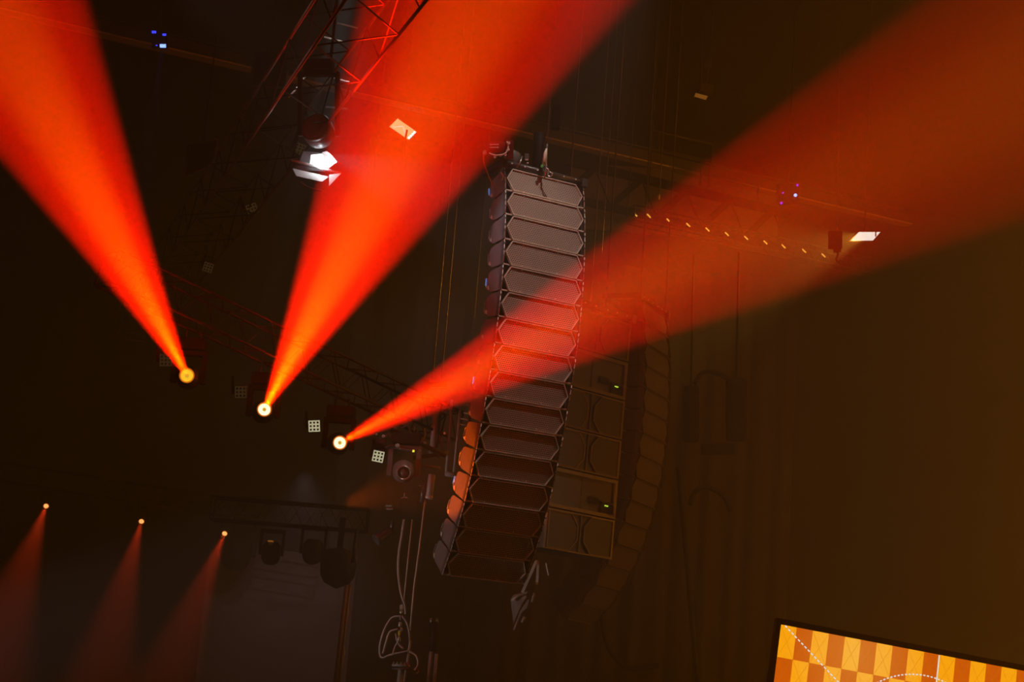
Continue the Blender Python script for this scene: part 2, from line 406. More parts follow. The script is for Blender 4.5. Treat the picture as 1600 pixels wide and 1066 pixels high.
for x, z in ((0.17, 0.06), (0.16, -0.03), (0.12, -0.10), (0.05, -0.11), (-0.02, -0.13)): bt.lathe([(0.018, -0.02), (0.02, 0.0), (0.012, 0.02)], 10, M=Matrix.Translation((x, -0.12, z)))
bt.build('bolts', WHITE, t)
sock(MB().tube(curve([at(763, 232, 21.6), at(757, 239, 21.6), at(756, 252, 21.6), at(761, 268, 21.8), at(768, 285, 21.9), at(775, 298, 22.0)]), 0.010).build('signal_cable', ORANGE), 'thin orange cable drooping from the red-lit hoist to the top speaker box', 'cable')
sock(MB().lathe([(0.02, -0.03), (0.035, 0), (0.02, 0.03)], 10, M=Matrix.Translation(at(758, 238, 21.58))).build('cable_connector', WHITE), 'small white plug at the left end of the red-lit hoist', 'connector')

t = thing('chain_hoist', 'dark cloth-bagged hoist above the middle of the front speaker column', 'hoist', Matrix.Translation(at(843, 243, 22.2)))
b = MB(frame(V((0, 0, 0)), CR, _f, CU))
b.lathe([(0.06, -0.30), (0.095, -0.22), (0.10, -0.05), (0.08, 0.10), (0.085, 0.32)], 14, M=Matrix.Rotation(R(90), 4, 'X')); b.build('chain_bag', BLACK, t)
MB(frame(V((0, 0, 0)), CR, _f, CU)).box(-0.03, 0.06, -0.05, 0.05, -0.20, -0.06, 0.01).build('body', DARKST, t)
MB(frame(V((0, 0, 0)), CR, _f, CU)).box(-0.0, 0.045, -0.055, -0.045, -0.205, -0.18).build('hook_block', STEEL, t)
t = thing('cable_plug', 'grey boxed plug with a white collar left of the bagged hoist', 'connector', frame(at(823, 247, 22.0), CR, _f, CU))
MB().box(-0.03, 0.03, -0.03, 0.03, -0.03, 0.06, 0.006).build('plug_body', CAB, t)
MB().box(-0.025, 0.02, -0.032, 0.0, -0.035, -0.015).build('label_strip', LIP, t)
MB().tube([(0.01, 0, -0.06), (0.0, 0, -0.085)], 0.02).build('collar', WHITE, t)
MB().tube([(0.0, 0, -0.085), (-0.01, 0, -0.15)], 0.010).build('cable_tail', ORANGE, t)
t = thing('lifting_cable', 'steel sling with shackles rising from right of centre on top rigging frame', 'lifting sling', Matrix.Translation((0, 0, 0)))
MB().tube([at(851, 278, 21.95), at(853, 262, 21.95), at(855, 225, 21.95)], 0.012).build('wire', STEEL, t)
MB().tube([at(855, 225, 21.95), at(859, 165, 22.0), at(866, 60, 22.1), at(874, -40, 22.2)], 0.008).build('upper_wire', DARKST, t)
MB().tube([at(850, 258, 21.93), at(852, 240, 21.93), at(854, 232, 21.93)], [0.03, 0.026, 0.012]).build('thimble', LIP, t)
MB().tube(curve([at(853, 262, 21.9), at(857, 266, 21.9), at(856, 274, 21.9), at(860, 276, 21.9), at(863, 272, 21.9), at(859, 269, 21.9)]), 0.009).build('shackle', STEEL, t)
MB().lathe([(0.02, -0.02), (0.025, 0), (0.02, 0.02)], 10, M=Matrix.Translation(at(847, 260, 21.9))).build('green_tag', GREEN, t)
sock(MB().tube(curve([at(786, 262, 21.75), at(783, 268, 21.7), at(786, 275, 21.7), at(784, 282, 21.7)]), 0.012).build('shackle', STEEL), 'bright shackle hanging at the left corner of the top rigging frame', 'shackle')
t = thing('hook_clamp', 'rungs of a dark clamp block high above the bagged hoist', 'rigging part', Matrix.Translation((0, 0, 0)))
cl = MB()
for y0 in (161, 167, 175): cl.tube([at(850, y0 + 1, 22.4), at(862, y0 - 1, 22.4)], 0.008, 6)
cl.build('clamp_bars', DARKST, t); MB(Matrix.Translation(at(868, 175, 22.5))).box(-0.05, 0.08, 0, 0.1, -0.25, 0.12, 0.02).build('block', BLACK, t)

def push(s0, s):        # carry a column straight away from the camera, growing it to its real size there
    T = Matrix.Translation(CP) @ Matrix.Scale(s, 4) @ Matrix.Translation(-CP)
    for o in list(COL.objects):
        if o.parent is None and o not in s0: o.matrix_world = T @ o.matrix_world
# ------------------------------------------------------------------ subwoofer column behind
s0 = set(COL.objects)
SY = R(43.6); SN = V((math.sin(SY), -math.cos(SY), 0)); SS = V((math.cos(SY), math.sin(SY), 0))
SP = V((0.706, 22.106, 5.492 + CAMZ)); SW, SH = 1.34, 0.56
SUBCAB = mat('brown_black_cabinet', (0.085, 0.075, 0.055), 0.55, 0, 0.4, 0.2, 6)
SUBPLATE = mat('olive_black_rear_plate', (0.16, 0.14, 0.10), 0.6, 0, 0.3, 0.1, 5)
SUBLIP = mat('brown_frame_edge', (0.20, 0.155, 0.10), 0.45, 0.2, 0.5)
def sub_front():
    t = thing('subwoofer', None, None)
    c = MB(); c.box(0, SW, 0.02, 0.70, -SH + 0.012, -0.012, 0.012); c.build('cabinet', SUBCAB, t)
    for (x0, x1, sgn) in ((0.03, SW / 2 - 0.04, 1), (SW / 2 + 0.04, SW - 0.03, -1)):
        z0, z1 = -SH + 0.03, -0.03
        if sgn > 0: poly = [(x0, z1), (x1 - 0.16, z1), (x1 - 0.02, z1 - 0.15), (x1 - 0.02, z0 + 0.15), (x1 - 0.16, z0), (x0, z0)]
        else: poly = [(x0 + 0.16, z1), (x1, z1), (x1, z0), (x0 + 0.16, z0), (x0 + 0.02, z0 + 0.15), (x0 + 0.02, z1 - 0.15)]
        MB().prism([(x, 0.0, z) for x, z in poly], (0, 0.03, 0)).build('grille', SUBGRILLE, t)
        cxm = sum(x for x, z in poly) / 6; czm = sum(z for x, z in poly) / 6
        inn = [(cxm + (x - cxm) * 0.955, -0.012, czm + (z - czm) * 0.965) for x, z in poly]
        l = MB(); ring_prism(l, [(x, -0.012, z) for x, z in poly], inn, (0, 0.03, 0)); l.build('grille_frame', SUBLIP, t)
    MB().box(SW / 2 - 0.006, SW / 2 + 0.006, 0.0, 0.03, -SH + 0.03, -0.03).build('centre_bar', SUBLIP, t)
    l = MB(); o_ = [(0.0, 0, -0.01), (SW, 0, -0.01), (SW, 0, -SH + 0.01), (0, 0, -SH + 0.01)]; i_ = [(0.022, 0, -0.028), (SW - 0.022, 0, -0.028), (SW - 0.022, 0, -SH + 0.028), (0.022, 0, -SH + 0.028)]
    ring_prism(l, o_, i_, (0, 0.03, 0)); l.build('front_rim', SUBLIP, t)
    return t
def sub_rear():
    t = thing('subwoofer', None, None)
    MB().box(0, SW, 0.05, 0.70, -SH + 0.012, -0.012, 0.012).build('cabinet', SUBCAB, t)
    l = MB(); o_ = [(0.0, 0, -0.012), (SW, 0, -0.012), (SW, 0, -SH + 0.012), (0, 0, -SH + 0.012)]; i_ = [(0.05, 0, -0.06), (SW - 0.05, 0, -0.06), (SW - 0.05, 0, -SH + 0.06), (0.05, 0, -SH + 0.06)]
    ring_prism(l, o_, i_, (0, 0.05, 0)); l.build('rear_rim', SUBLIP, t)
    MB().box(0.05, SW - 0.05, 0.03, 0.05, -SH + 0.06, -0.06).build('rear_plate', SUBPLATE, t)
    MB().box(SW * 0.48, SW * 0.5, 0.02, 0.035, -SH + 0.07, -0.07).build('centre_crease', SUBCAB, t)
    MB().box(0.80, 0.98, 0.0, 0.03, -0.40, -0.30, 0.01).build('handle_recess', BLACK, t)
    MB().box(1.04, 1.22, 0.0, 0.03, -0.50, -0.34, 0.01).build('connector_plate', BLACK, t)
    MB().box(1.10, 1.122, -0.02, 0.0, -0.40, -0.385).box(1.135, 1.157, -0.02, 0.0, -0.402, -0.387).build('connector_lights', E_GREENL, t)
    MB().tube(curve([(1.14, -0.02, -0.38), (1.20, -0.05, -0.36), (1.25, -0.05, -0.42), (1.27, -0.03, -0.52)]), 0.010).build('patch_cable', SUBLIP, t)
    return t
sp, sq = sub_front(), sub_rear()
used = set(); p = SP.copy(); th = R(1.6)
dn = V((0, 0, -math.cos(th))) - SN * math.sin(th); bk = SS.cross(dn) * -1
if bk.dot(SN) > 0: bk = -bk
kinds = 'FRFFRF'
slab = ['topmost brown subwoofer of the column behind, washed by the red beam', 'upper subwoofer with a plain plate and green lights, right of the front speakers',
        'brown subwoofer with twin mesh grilles, just under the upper plain-plate one', 'brown subwoofer with twin mesh grilles, just above the lower plain-plate one',
        'lower subwoofer with a plain olive plate and yellow-green lights', 'lowest brown subwoofer of the column, its bottom edge hanging free']
for k, kd in enumerate(kinds):
    src = sp if kd == 'F' else sq
    o = src if kd not in used else copy_tree(src); used.add(kd)
    o.matrix_world = frame(p, SS, bk, -dn); sock(o, slab[k], 'subwoofer', 'subwoofers in the column behind')
    p = p + dn * SH
MS = frame(SP + V((0, 0, 0.02)), SS, -SN, (0, 0, 1))
topframe(MS, SW, 'dark rigging frame on top of the brown subwoofer column')
for x, lab in ((0.2, 'left'), (1.1, 'right')):
    sock(MB().tube([SP + SS * x - SN * 0.3 + V((0, 0, 0.1)), SP + SS * x - SN * 0.3 + V((0.0, 0, 9.0))], 0.012, 6).build('hoist_chain', DARKST), lab + ' hoist chain rising from the subwoofer column frame', 'chain')

push(s0, 1.10); s0 = set(COL.objects)
# ------------------------------------------------------------------ side speaker column further back
TY = R(63.9); TN = V((math.sin(TY), -math.cos(TY), 0)); TS = V((math.cos(TY), math.sin(TY), 0))
p = V((1.978, 25.901, 6.593 + CAMZ)); T0 = p.copy()
TT = [-10, -6.8, -4.1, -2.1, -0.2, 1.7, 3.9, 6.6, 10, 13.8, 17.8, 22.6, 28.5, 35.6, 43.5]
DGR = mesh_mat('shaded_grille_mesh', (0.045, 0.035, 0.03), (0.34, 0.25, 0.19), 24)  # front column's materials darkened to paint this column's dim light
DCAB = mat('shaded_cabinet', (0.09, 0.07, 0.06), 0.55, 0, 0.4)
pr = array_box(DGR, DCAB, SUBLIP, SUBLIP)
for k, th in enumerate(TT):
    th = R(th); dn = V((0, 0, -math.cos(th))) - TN * math.sin(th)
    bk = SID.cross(dn); bk = TS.cross(dn) * -1
    if bk.dot(TN) > 0: bk = -bk
    o = pr if k == 0 else copy_tree(pr)
    o.matrix_world = frame(p, TS, bk, -dn)
    place = 'topmost box' if k == 0 else 'lowest box' if k == 14 else ORD[k] + ' box from the top'
    sock(o, place + ' of the dim brown speaker column hanging furthest right', 'speaker', 'boxes of the dim right speaker column')
    p = p + dn * BH
topframe(frame(T0 + V((0, 0, 0.01)), TS, -TN, (0, 0, 1)), BW, 'dark rigging frame on top of the dim right speaker column')
for x, lab in ((0.05, 'near'), (1.2, 'far')):
    sock(MB().tube([T0 + TS * x + V((0, 0, 0.1)), T0 + TS * x + V((0.0, 0, 8.8))], 0.012, 6).build('hoist_chain', DARKST), lab + ' hoist chain rising from the dim right speaker column', 'chain')

push(s0, 1.10)
# ------------------------------------------------------------------ LED wall bottom right
def screen_mat():
    m = bpy.data.materials.new('led_wall_picture'); m.use_nodes = True; nt = m.node_tree; nt.nodes.clear(); N = nt.nodes.new; L = nt.links.new
    tc = N('ShaderNodeTexCoord'); sp_ = N('ShaderNodeSeparateXYZ'); L(tc.outputs['Object'], sp_.inputs[0])
    def mth(op, a, b=None, c=None):
        n = N('ShaderNodeMath'); n.operation = op
        for i, v in enumerate((a, b, c)):
            if v is None: continue
            if isinstance(v, (int, float)): n.inputs[i].default_value = v
            else: L(v, n.inputs[i])
        return n.outputs[0]
    cu = mth('DIVIDE', sp_.outputs['X'], CW); cv = mth('DIVIDE', sp_.outputs['Z'], CH)
    iu = mth('FLOOR', cu); iv = mth('FLOOR', cv); fu = mth('FRACT', cu); fv = mth('FRACT', cv)
    par = mth('MODULO', mth('ABSOLUTE', mth('ADD', iu, iv)), 2.0)
    # X drawn inside each light tile
    d1 = mth('ABSOLUTE', mth('SUBTRACT', fu, fv)); d2 = mth('ABSOLUTE', mth('SUBTRACT', mth('ADD', fu, fv), 1.0))
    xm = mth('LESS_THAN', mth('MINIMUM', d1, d2), 0.02)
    nz = N('ShaderNodeTexNoise'); nz.inputs['Scale'].default_value = 0.9; L(tc.outputs['Object'], nz.inputs['Vector'])
    # pale patch of the picture
    gx = mth('SUBTRACT', sp_.outputs['X'], CW * 5.0); gz = mth('ADD', sp_.outputs['Z'], CH * 0.5)
    r2 = mth('SQRT', mth('ADD', mth('MULTIPLY', gx, gx), mth('MULTIPLY', gz, gz)))
    pale = mth('MAXIMUM', mth('SUBTRACT', 1.0, mth('DIVIDE', r2, CW * 4.5)), 0.0)
    A = N('ShaderNodeMixRGB'); A.inputs[1].default_value = (0.62, 0.10, 0.002, 1); A.inputs[2].default_value = (0.70, 0.19, 0.02, 1); L(pale, A.inputs[0])
    B = N('ShaderNodeMixRGB'); B.inputs[1].default_value = (1.0, 0.38, 0.005, 1); B.inputs[2].default_value = (1.0, 0.47, 0.05, 1); L(pale, B.inputs[0])
    C = N('ShaderNodeMixRGB'); L(par, C.inputs[0]); L(A.outputs[0], C.inputs[1]); L(B.outputs[0], C.inputs[2])
    D = N('ShaderNodeMixRGB'); L(mth('MULTIPLY', xm, 0.45), D.inputs[0]); L(C.outputs[0], D.inputs[1]); D.inputs[2].default_value = (0.62, 0.16, 0.0, 1)
    e = N('ShaderNodeEmission'); e.inputs[1].default_value = 1.3; L(D.outputs[0], e.inputs[0])
    o = N('ShaderNodeOutputMaterial'); L(e.outputs[0], o.inputs[0]); m.cycles.emission_sampling = 'FRONT_BACK'
    return m
# top edge level, left edge upright: corner (1219,976), top edge through (1600,1052)
S0 = at(1219, 976, 17.0); S1 = at(1600, 1049, 17.6)
sx = (S1 - S0); span = sx.length; sx.normalize(); sz_ = (V((0, 0, 1)) - sx * sx.z).normalized(); sn = sx.cross(sz_)
if sn.y > 0: sn = -sn
CW = span * 24.6 / 381.0; CH = 0.325
MS_ = frame(S0, sx, -sn, sz_)
t = thing('led_wall', 'orange checkered led screen with dashed white lines at the bottom right', 'screen', MS_)
SWD, SHT = 7.0, 4.0
MB().box(0, SWD, -0.01, 0.0, -SHT, 0).build('display', screen_mat(), t)
fr = MB(); fr.box(-0.05, 0.0, -0.03, 0.05, -SHT - 0.05, 0.06, 0.01).box(0, SWD + 0.05, -0.03, 0.05, 0.0, 0.06, 0.01).box(SWD, SWD + 0.05, -0.03, 0.05, -SHT, 0.0).box(0, SWD, -0.03, 0.05, -SHT - 0.05, -SHT)
fr.box(0, SWD, 0.002, 0.05, -SHT, 0)
fr.build('screen_frame', mat('screen_frame_black', (0.10, 0.075, 0.05), 0.6), t)
E_LINE = emis('white_screen_line', (1.0, 0.93, 0.85), 1.0)
def spx(px, py):
    q = MS_.inverted() @ hitp(px, py, S0, sn); return q.x, q.z
dl = MB(); (ax, az), (bx, bz) = spx(1226, 978), spx(1309, 1066)
ddx, ddz = bx - ax, bz - az; ln = math.hypot(ddx, ddz); ux, uz = ddx / ln, ddz / ln; k = 0
while k * 0.048 < ln * 3:
    s0_ = k * 0.048; e0_ = s0_ + 0.029; w_ = 0.007
    dl.prism([(ax + ux * s0_ - uz * w_, -0.013, az + uz * s0_ + ux * w_), (ax + ux * e0_ - uz * w_, -0.013, az + uz * e0_ + ux * w_), (ax + ux * e0_ + uz * w_, -0.013, az + uz * e0_ - ux * w_), (ax + ux * s0_ + uz * w_, -0.013, az + uz * s0_ - ux * w_)], (0, 0.002, 0)); k += 1
dl.build('dashed_diagonal', E_LINE, t)
vx, vz = spx(1466.5, 1026)
MB().box(vx - 0.007, vx + 0.007, -0.013, -0.011, -SHT, -0.005).build('vertical_line', E_LINE, t)
cxx, czz = spx(1445, 1056); rc = 0.92
dc = MB()
for k in range(140):
    a0 = 2 * math.pi * k / 140; a1 = a0 + 2 * math.pi / 140 * 0.55
    c_ = (cxx, czz - rc)
    dc.prism([(c_[0] + math.cos(a0) * (rc - .007), -0.013, c_[1] + math.sin(a0) * (rc - .007)), (c_[0] + math.cos(a0) * (rc + .007), -0.013, c_[1] + math.sin(a0) * (rc + .007)),
              (c_[0] + math.cos(a1) * (rc + .007), -0.013, c_[1] + math.sin(a1) * (rc + .007)), (c_[0] + math.cos(a1) * (rc - .007), -0.013, c_[1] + math.sin(a1) * (rc - .007))], (0, 0.002, 0))
dc.build('dashed_circle', E_LINE, t)

# ------------------------------------------------------------------ trusses
def truss(name, label, P0, P1, w, h, n, r, m, group=None, up=(0, 0, 1), lm=None):
    """box truss along P0-P1 with its bottom centre line on them"""
    P0, P1 = V(P0), V(P1); L = (P1 - P0).length; y = (P1 - P0).normalized(); x = y.cross(V(up)).normalized(); z = x.cross(y)
    t = thing(name, label, 'truss', frame(P0, x, y, z), group)
    cs = [(-w / 2, 0), (w / 2, 0), (w / 2, h), (-w / 2, h)]
    for a, b in cs: MB().tube([(a, 0, b), (a, L, b)], r, 8).build('chord', m, t)
    for i in range(4):
        a, b = cs[i], cs[(i + 1) % 4]; pts = []
        for k in range(n + 1):
            q = a if k % 2 == 0 else b; pts.append((q[0], L * k / n, q[1]))
        MB().tube(pts, r * 0.55, 6).build('lacing', lm or m, t)
    for k in (0, 1): 
        mb = MB(); mb.tube([(c[0], L * k, c[1]) for c in cs + [cs[0]]], r * 0.7, 6); mb.build('end_frame', m, t)
    return t
def mtx(t_): return t_
hd = (L3 - L1).normalized()
truss('lighting_truss', 'dark lighting truss carrying the three big red beam lights', L1 - hd * 1.4 + V((0, 0, 0.70)), L3 + hd * 1.9 + V((0, 0, 0.70)), 0.45, 0.45, 22, 0.022, BTRUSS)
zt = at(384, 356, 26.5).z
q0, q1 = hitz(236, 536, zt), hitz(575, 114, zt)
w0, w1 = hitz(240, 440, zt), hitz(500, 95, zt)
ax = (q1 - q0).normalized(); off = (w0 - q0) - ax * (w0 - q0).dot(ax); tw = min(off.length, 1.0)
mid0 = q0 + off.normalized() * tw / 2; mid1 = q1 + off.normalized() * tw / 2
truss('lighting_truss', 'long truss climbing from the left beam to the top, its edges catching red', mid0, mid1 + ax * 3.0, tw, 0.7, 26, 0.022, mat('edge_lit_truss', (0.30, 0.24, 0.22), 0.3, 0.7, 0.5), lm=BLACK)  # chords paled as edges catching light, lacing kept black
zs = at(1100, 372, 33).z
a, b = hitz(985, 347, zs), hitz(1352, 428, zs)
truss('string_light_truss', 'slim truss hung with a row of short amber tube lamps at upper right', a, b, 0.32, 0.32, 24, 0.018, DARKST)
for i, (x, y) in enumerate([(992, 342), (1012, 343), (1042.5, 350), (1073, 357), (1103, 364), (1133, 371), (1163, 377), (1193, 384), (1221, 390), (1253, 397), (1283, 404)]):
    c = hitz(x, y, zs + 0.17); e = (CR * 0.62 - CU * 0.6) * (0.062 if i else 0.04)
    wd = ['first, at the left end,', 'second', 'third', 'fourth', 'fifth', 'sixth', 'seventh', 'eighth', 'ninth', 'tenth', 'last, at the right end,'][i]
    sock(MB().tube([c - e - V((0, .25, 0)), c + e - V((0, .25, 0))], 0.014, 8).build('tube_lamp', E_STRING), wd + ' of the short amber tube lamps on the slim truss', 'lamp', 'amber tube lamps on the slim truss')

s_a, s_c = at(72, 791, 36.0), at(351, 834, 36.0); sd = (s_c - s_a).normalized()
truss('rear_light_truss', 'black rear truss carrying the three small red beam lights', s_a - sd * 3 + V((0, 0, .38)), s_c + sd * 2 + V((0, 0, .38)), .4, .4, 24, .02, BLACK)
# gantry beam across the hall
zg = at(1100, 281, 36).z
g0, g1 = hitz(-60, 4, zg), hitz(1420, 353, zg)
gy = (g1 - g0).normalized(); gx = gy.cross(V((0, 0, 1))).normalized(); GL = (g1 - g0).length
t = thing('gantry_beam', 'long steel gantry beam crossing behind everything from upper left to right', 'beam', frame(g0, gx, gy, (0, 0, 1)))
MB().box(-0.02, 0.02, 0, GL, 0.02, 0.32).build('web', BTRUSS, t)
MB().box(-0.14, 0.14, 0, GL, 0.0, 0.03).build('lower_flange', mat('lit_flange', (0.75, 0.55, 0.32), 0.5, 0.1), t)  # warm pale colour stands in for light on the lower flange
MB().box(-0.14, 0.14, 0, GL, 0.30, 0.33).build('upper_flange', BTRUSS, t)
def railing(label, x0, y0, x1, y1, yb0, yb1, Y=36):
    z = at(x0, y0, Y).z; a, b = at(x0, y0, Y), hitz(x1, y1, z)
    t = thing('guard_rail', label, 'railing', Matrix.Translation(a)); rr = DARKST
    MB().tube([V((0, 0, 0)), b - a], 0.03, 8).build('top_rail', rr, t)
    lo = at(x0, yb0, Y).z - z
    for q in (0, 0.14, 1.0): MB().tube([(b - a) * q, (b - a) * q + V((0, 0, lo))], 0.028, 8).build('post', rr, t)
    MB().tube([V((0, 0, lo * 0.5)), (b - a) + V((0, 0, lo * 0.5))], 0.018, 8).build('middle_rail', rr, t)
railing('dim guard rail standing on the gantry beam right of the front speakers', 1017, 204, 1114, 226, 258, 0)
railing('shorter guard rail low on the gantry beam, inside the slanting red beam', 1097, 254, 1186, 277, 290, 0, 35)
def roof_truss():
    z0 = at(1050, 345, 40).z; z1 = at(1050, 292, 40).z
    a, b = hitz(880, 306, z0), hitz(1230, 386, z0)
    y = (b - a).normalized(); L = (b - a).length; x = y.cross(V((0, 0, 1))); H = z1 - z0
    t = thing('roof_truss', 'black roof truss with slanting struts in front of the pale wall panel', 'truss', frame(a, x, y, (0, 0, 1)))
    MB().box(-0.1, 0.1, 0, L, -0.1, 0.06).build('bottom_chord', BLACK, t); MB().box(-0.1, 0.1, 0, L, H - 0.08, H + 0.1).build('top_chord', BLACK, t)
    n = 5
    for k in range(n):
        y0 = L * k / n; y1 = L * (k + 0.62) / n; y2 = L * (k + 1) / n
        d = 0.10
        MB().prism([(-0.08, y0 - d, 0), (-0.08, y0 + d, 0), (-0.08, y1 + d, H), (-0.08, y1 - d, H)], (0.16, 0, 0)).build('strut', BLACK, t)
        MB().tube([(0, y1, H), (0, y2, 0)], 0.025).build('tie_rod', BLACK, t)
    return a, b, z0, z1
ra, rb, rz0, rz1 = roof_truss()
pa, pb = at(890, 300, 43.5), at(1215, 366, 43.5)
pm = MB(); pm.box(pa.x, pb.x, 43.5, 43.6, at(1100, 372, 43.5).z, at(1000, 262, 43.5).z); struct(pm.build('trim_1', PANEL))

# ------------------------------------------------------------------ drapes
def drape(x0, x1, Y, z0, z1, amp, wl, name, m, label):
    mb = MB(); n = int((x1 - x0) / wl * 10); prev = None
    for k in range(n + 1):
        x = x0 + (x1 - x0) * k / n; u = x / wl * 2 * math.pi
        y = Y + amp * (math.sin(u) + 0.5 * math.sin(u * 0.43 + 1) + 0.3 * math.sin(u * 1.7))
        q = [mb.bm.verts.new((x, y, z0)), mb.bm.verts.new((x, y, z1)), mb.bm.verts.new((x, y + 0.03, z1)), mb.bm.verts.new((x, y + 0.03, z0))]
        if prev:
            for i in range(4): f = mb.bm.faces.new((prev[i], q[i], q[(i + 1) % 4], prev[(i + 1) % 4])); f.smooth = i in (0, 2)
        else: mb.bm.faces.new(q)
        prev = q
    mb.bm.faces.new(prev); o = mb.build(name, m); sock(o, label, 'drape')
drape(at(790, 900, 38).x, at(1232, 900, 38).x, 38, 0, at(1100, 425, 38).z, 0.09, 0.55, 'stage_drape', CLOTH, 'tall brown-black pleated drape behind and right of the speaker columns')
drape(at(556, 450, 43).x, at(765, 450, 43).x, 43, 0, at(700, 225, 43).z, 0.08, 0.8, 'stage_drape', GREYCL, 'grey pleated drape seen between middle beam and front speaker column')
bd = at(326, 880, 38); be = at(546, 1000, 38)
sock(MB().box(bd.x, be.x, 38, 38.06, 0, bd.z + 0.4).build('backdrop_cloth', GREYCL), 'smooth grey backdrop cloth at bottom left, behind the upright truss leg', 'backdrop')
lamp('added_backdrop_spot', 'SPOT', (be.x - 0.8, 33, 6.0), (0.0, 5, -4.2), 110, (1.0, 0.85, 0.9), R(70), 1.0, 0.2)  # unseen dim spot added to lift the grey backdrop
lamp('added_drape_spot', 'SPOT', (at(700, 400, 39).x + 1.0, 38, 14.0), (-0.5, 5, -5.0), 110, (1.0, 0.80, 0.85), R(70), 1.0, 0.2)  # unseen spot added to lift the grey drape

# ------------------------------------------------------------------ chains and hoists
def chain(px, py, Y, label, z1=16.9, r=0.012, m=DARKST, name='hoist_chain', py2=None):
    p = at(px, py, Y)
    if py2 is not None:
        z1 = p.z + (py - py2) / FPX * Y
    n = int((z1 - p.z) / 0.07); pts = [(p.x, p.y, p.z + (z1 - p.z) * k / n) for k in range(n + 1)]
    sock(MB().tube(pts, [r * (1.25 if k % 2 else 0.55) for k in range(n + 1)], 5).build(name, m), label, 'chain')
CHN = mat('chain_steel', (0.26, 0.22, 0.19), 0.4, 0.5)
chain(566, 455, 34, 'hoist chain hanging down through the middle red beam', m=CHN)
chain(676, 592, 30, 'left one of the two chains holding the pale hoist behind the slanting beam', m=CHN)
chain(690, 592, 30, 'right one of the two chains holding the pale hoist behind the slanting beam', m=CHN)
chain(741, 500, 33, 'thin chain just left of the front speaker column', m=CHN, r=0.009)
chain(1030, 314, 31, 'chain ending in a bright hook below the gantry beam', m=CHN)
chain(940, 398, 30, 'chain ending inside the slanting beam right of the front speakers', m=CHN)
chain(922, 480, 29, 'chain closest to the right edge of the front speaker column', m=CHN)
chain(1012, 330, 33, 'dark chain left of the bright-hooked one, under the gantry', r=0.014, m=BTRUSS)
chain(980, 340, 34, 'dark chain crossing the pale wall panel near its left end', r=0.014, m=BTRUSS)
sock(MB().lathe([(0.015, -0.06), (0.03, -0.02), (0.03, 0.03), (0.012, 0.06)], 10, M=Matrix.Translation(at(1029, 308, 31)) @ Matrix.Rotation(R(90), 4, 'X')).build('chain_hook', WHITE), 'small bright hook at the end of the chain under the gantry', 'hook')
def winch(px, py, Y, w, h, label, m, lab2=None):
    t = thing('chain_hoist', label, 'hoist', frame(at(px, py, Y), CR, _f, CU))
    MB().box(-w / 2, w / 2, -0.12, 0.12, -h / 2, h / 2, 0.02).build('housing', m, t)
    MB().box(-w / 2 + 0.02, w / 2 - 0.02, -0.13, -0.12, -h / 2 + 0.01, -h / 2 + 0.035).build('light_strip', WHITE, t)
    MB().box(-w / 2 - 0.09, -w / 2, -0.1, 0.1, -h * 0.75, h * 0.8, 0.015).build('end_cap', DARKST, t)
    MB().tube([(0.0, 0, -h / 2), (0.0, 0, -h / 2 - 0.12)], 0.015).build('hook', STEEL, t)
winch(685, 602, 30, 0.34, 0.14, 'upper pale hoist box seen through the slanting red beam', DARKST)
winch(690, 631, 30, 0.40, 0.11, 'lower pale hoist box seen through the slanting red beam, near its lower edge', DARKST)
winch(938, 481, 28.9, 0.14, 0.10, 'small pale hoist plate just above the subwoofer column', DARKST)
t = thing('chain_hoist', 'dark motor hoist with a hook hanging beside the warm floodlight at right', 'hoist', frame(at(1305, 374, 31), CR, _f, CU))
MB().box(-0.12, 0.12, -0.12, 0.12, -0.19, 0.16, 0.02).build('housing', BLACK, t)
MB().box(-0.02, 0.10, -0.1, 0.1, -0.25, -0.19, 0.01).build('lower_block', BLACK, t)
MB().tube(curve([(0.05, 0, -0.24), (0.05, 0, -0.32), (0.02, 0, -0.38), (0.06, 0, -0.44), (0.11, 0, -0.40)]), 0.02).build('hook', BLACK, t)
MB().tube([(0.03, 0, 0.16), (0.10, 0, 5)], 0.012).build('chain', BTRUSS, t)

# ------------------------------------------------------------------ floodlights
def flood(corners, Y, label, face, depth=0.18):
    c = sum((at(x, y, Y) for x, y in corners), V((0, 0, 0))) / 4
    t = thing('floodlight', label, 'floodlight', Matrix.Translation(c))
    P = [at(x, y, Y) - c for x, y in corners]
    MB().prism([q + _f * 0.02 for q in P], _f * 0.01).build('lit_face', face, t)
    k = MB(); out = [q * 1.10 + _f * 0.012 for q in P]; ring_prism(k, out, [q + _f * 0.012 for q in P], _f * 0.03); k.build('bezel', BTRUSS, t)
    MB().prism([q * 1.06 + _f * 0.045 for q in P], _f * depth).build('housing', BTRUSS, t)
    MB().tube([V((0, 0, 0)) + _f * 0.15, V((0, 0, 17.1 - c.z)) + _f * 0.15], 0.012).build('hanger', BLACK, t)
    return t, c, P
t, c, P = flood([(621, 185), (651, 206), (638.5, 218.5), (608.5, 198)], 34, 'bright warm floodlight shining inside the middle red beam', emis('warm_face_bright', (1.0, 0.66, 0.26), 1.25))
MB().tube([P[3] * 0.75 - _f * 0.0, P[0] * 0.3 + P[1] * 0.1, P[2] * 0.45], 0.016).build('hot_streak', E_WARM, t)
for k in range(4): MB(Matrix.Translation(P[2] * 0.9 + (P[1] - P[2]) * (0.12 + 0.22 * k))).box(-0.02, 0.02, -0.01, 0.01, -0.02, 0.02).build('hot_spot', E_WHITE, t)
sock(MB().tube([at(636, 203, 33.8), at(633, 219, 33.8), at(632, 262, 33.8)], 0.022).build('hanging_cable', BLACK), 'black cable hanging in front of the bright warm floodlight', 'cable')
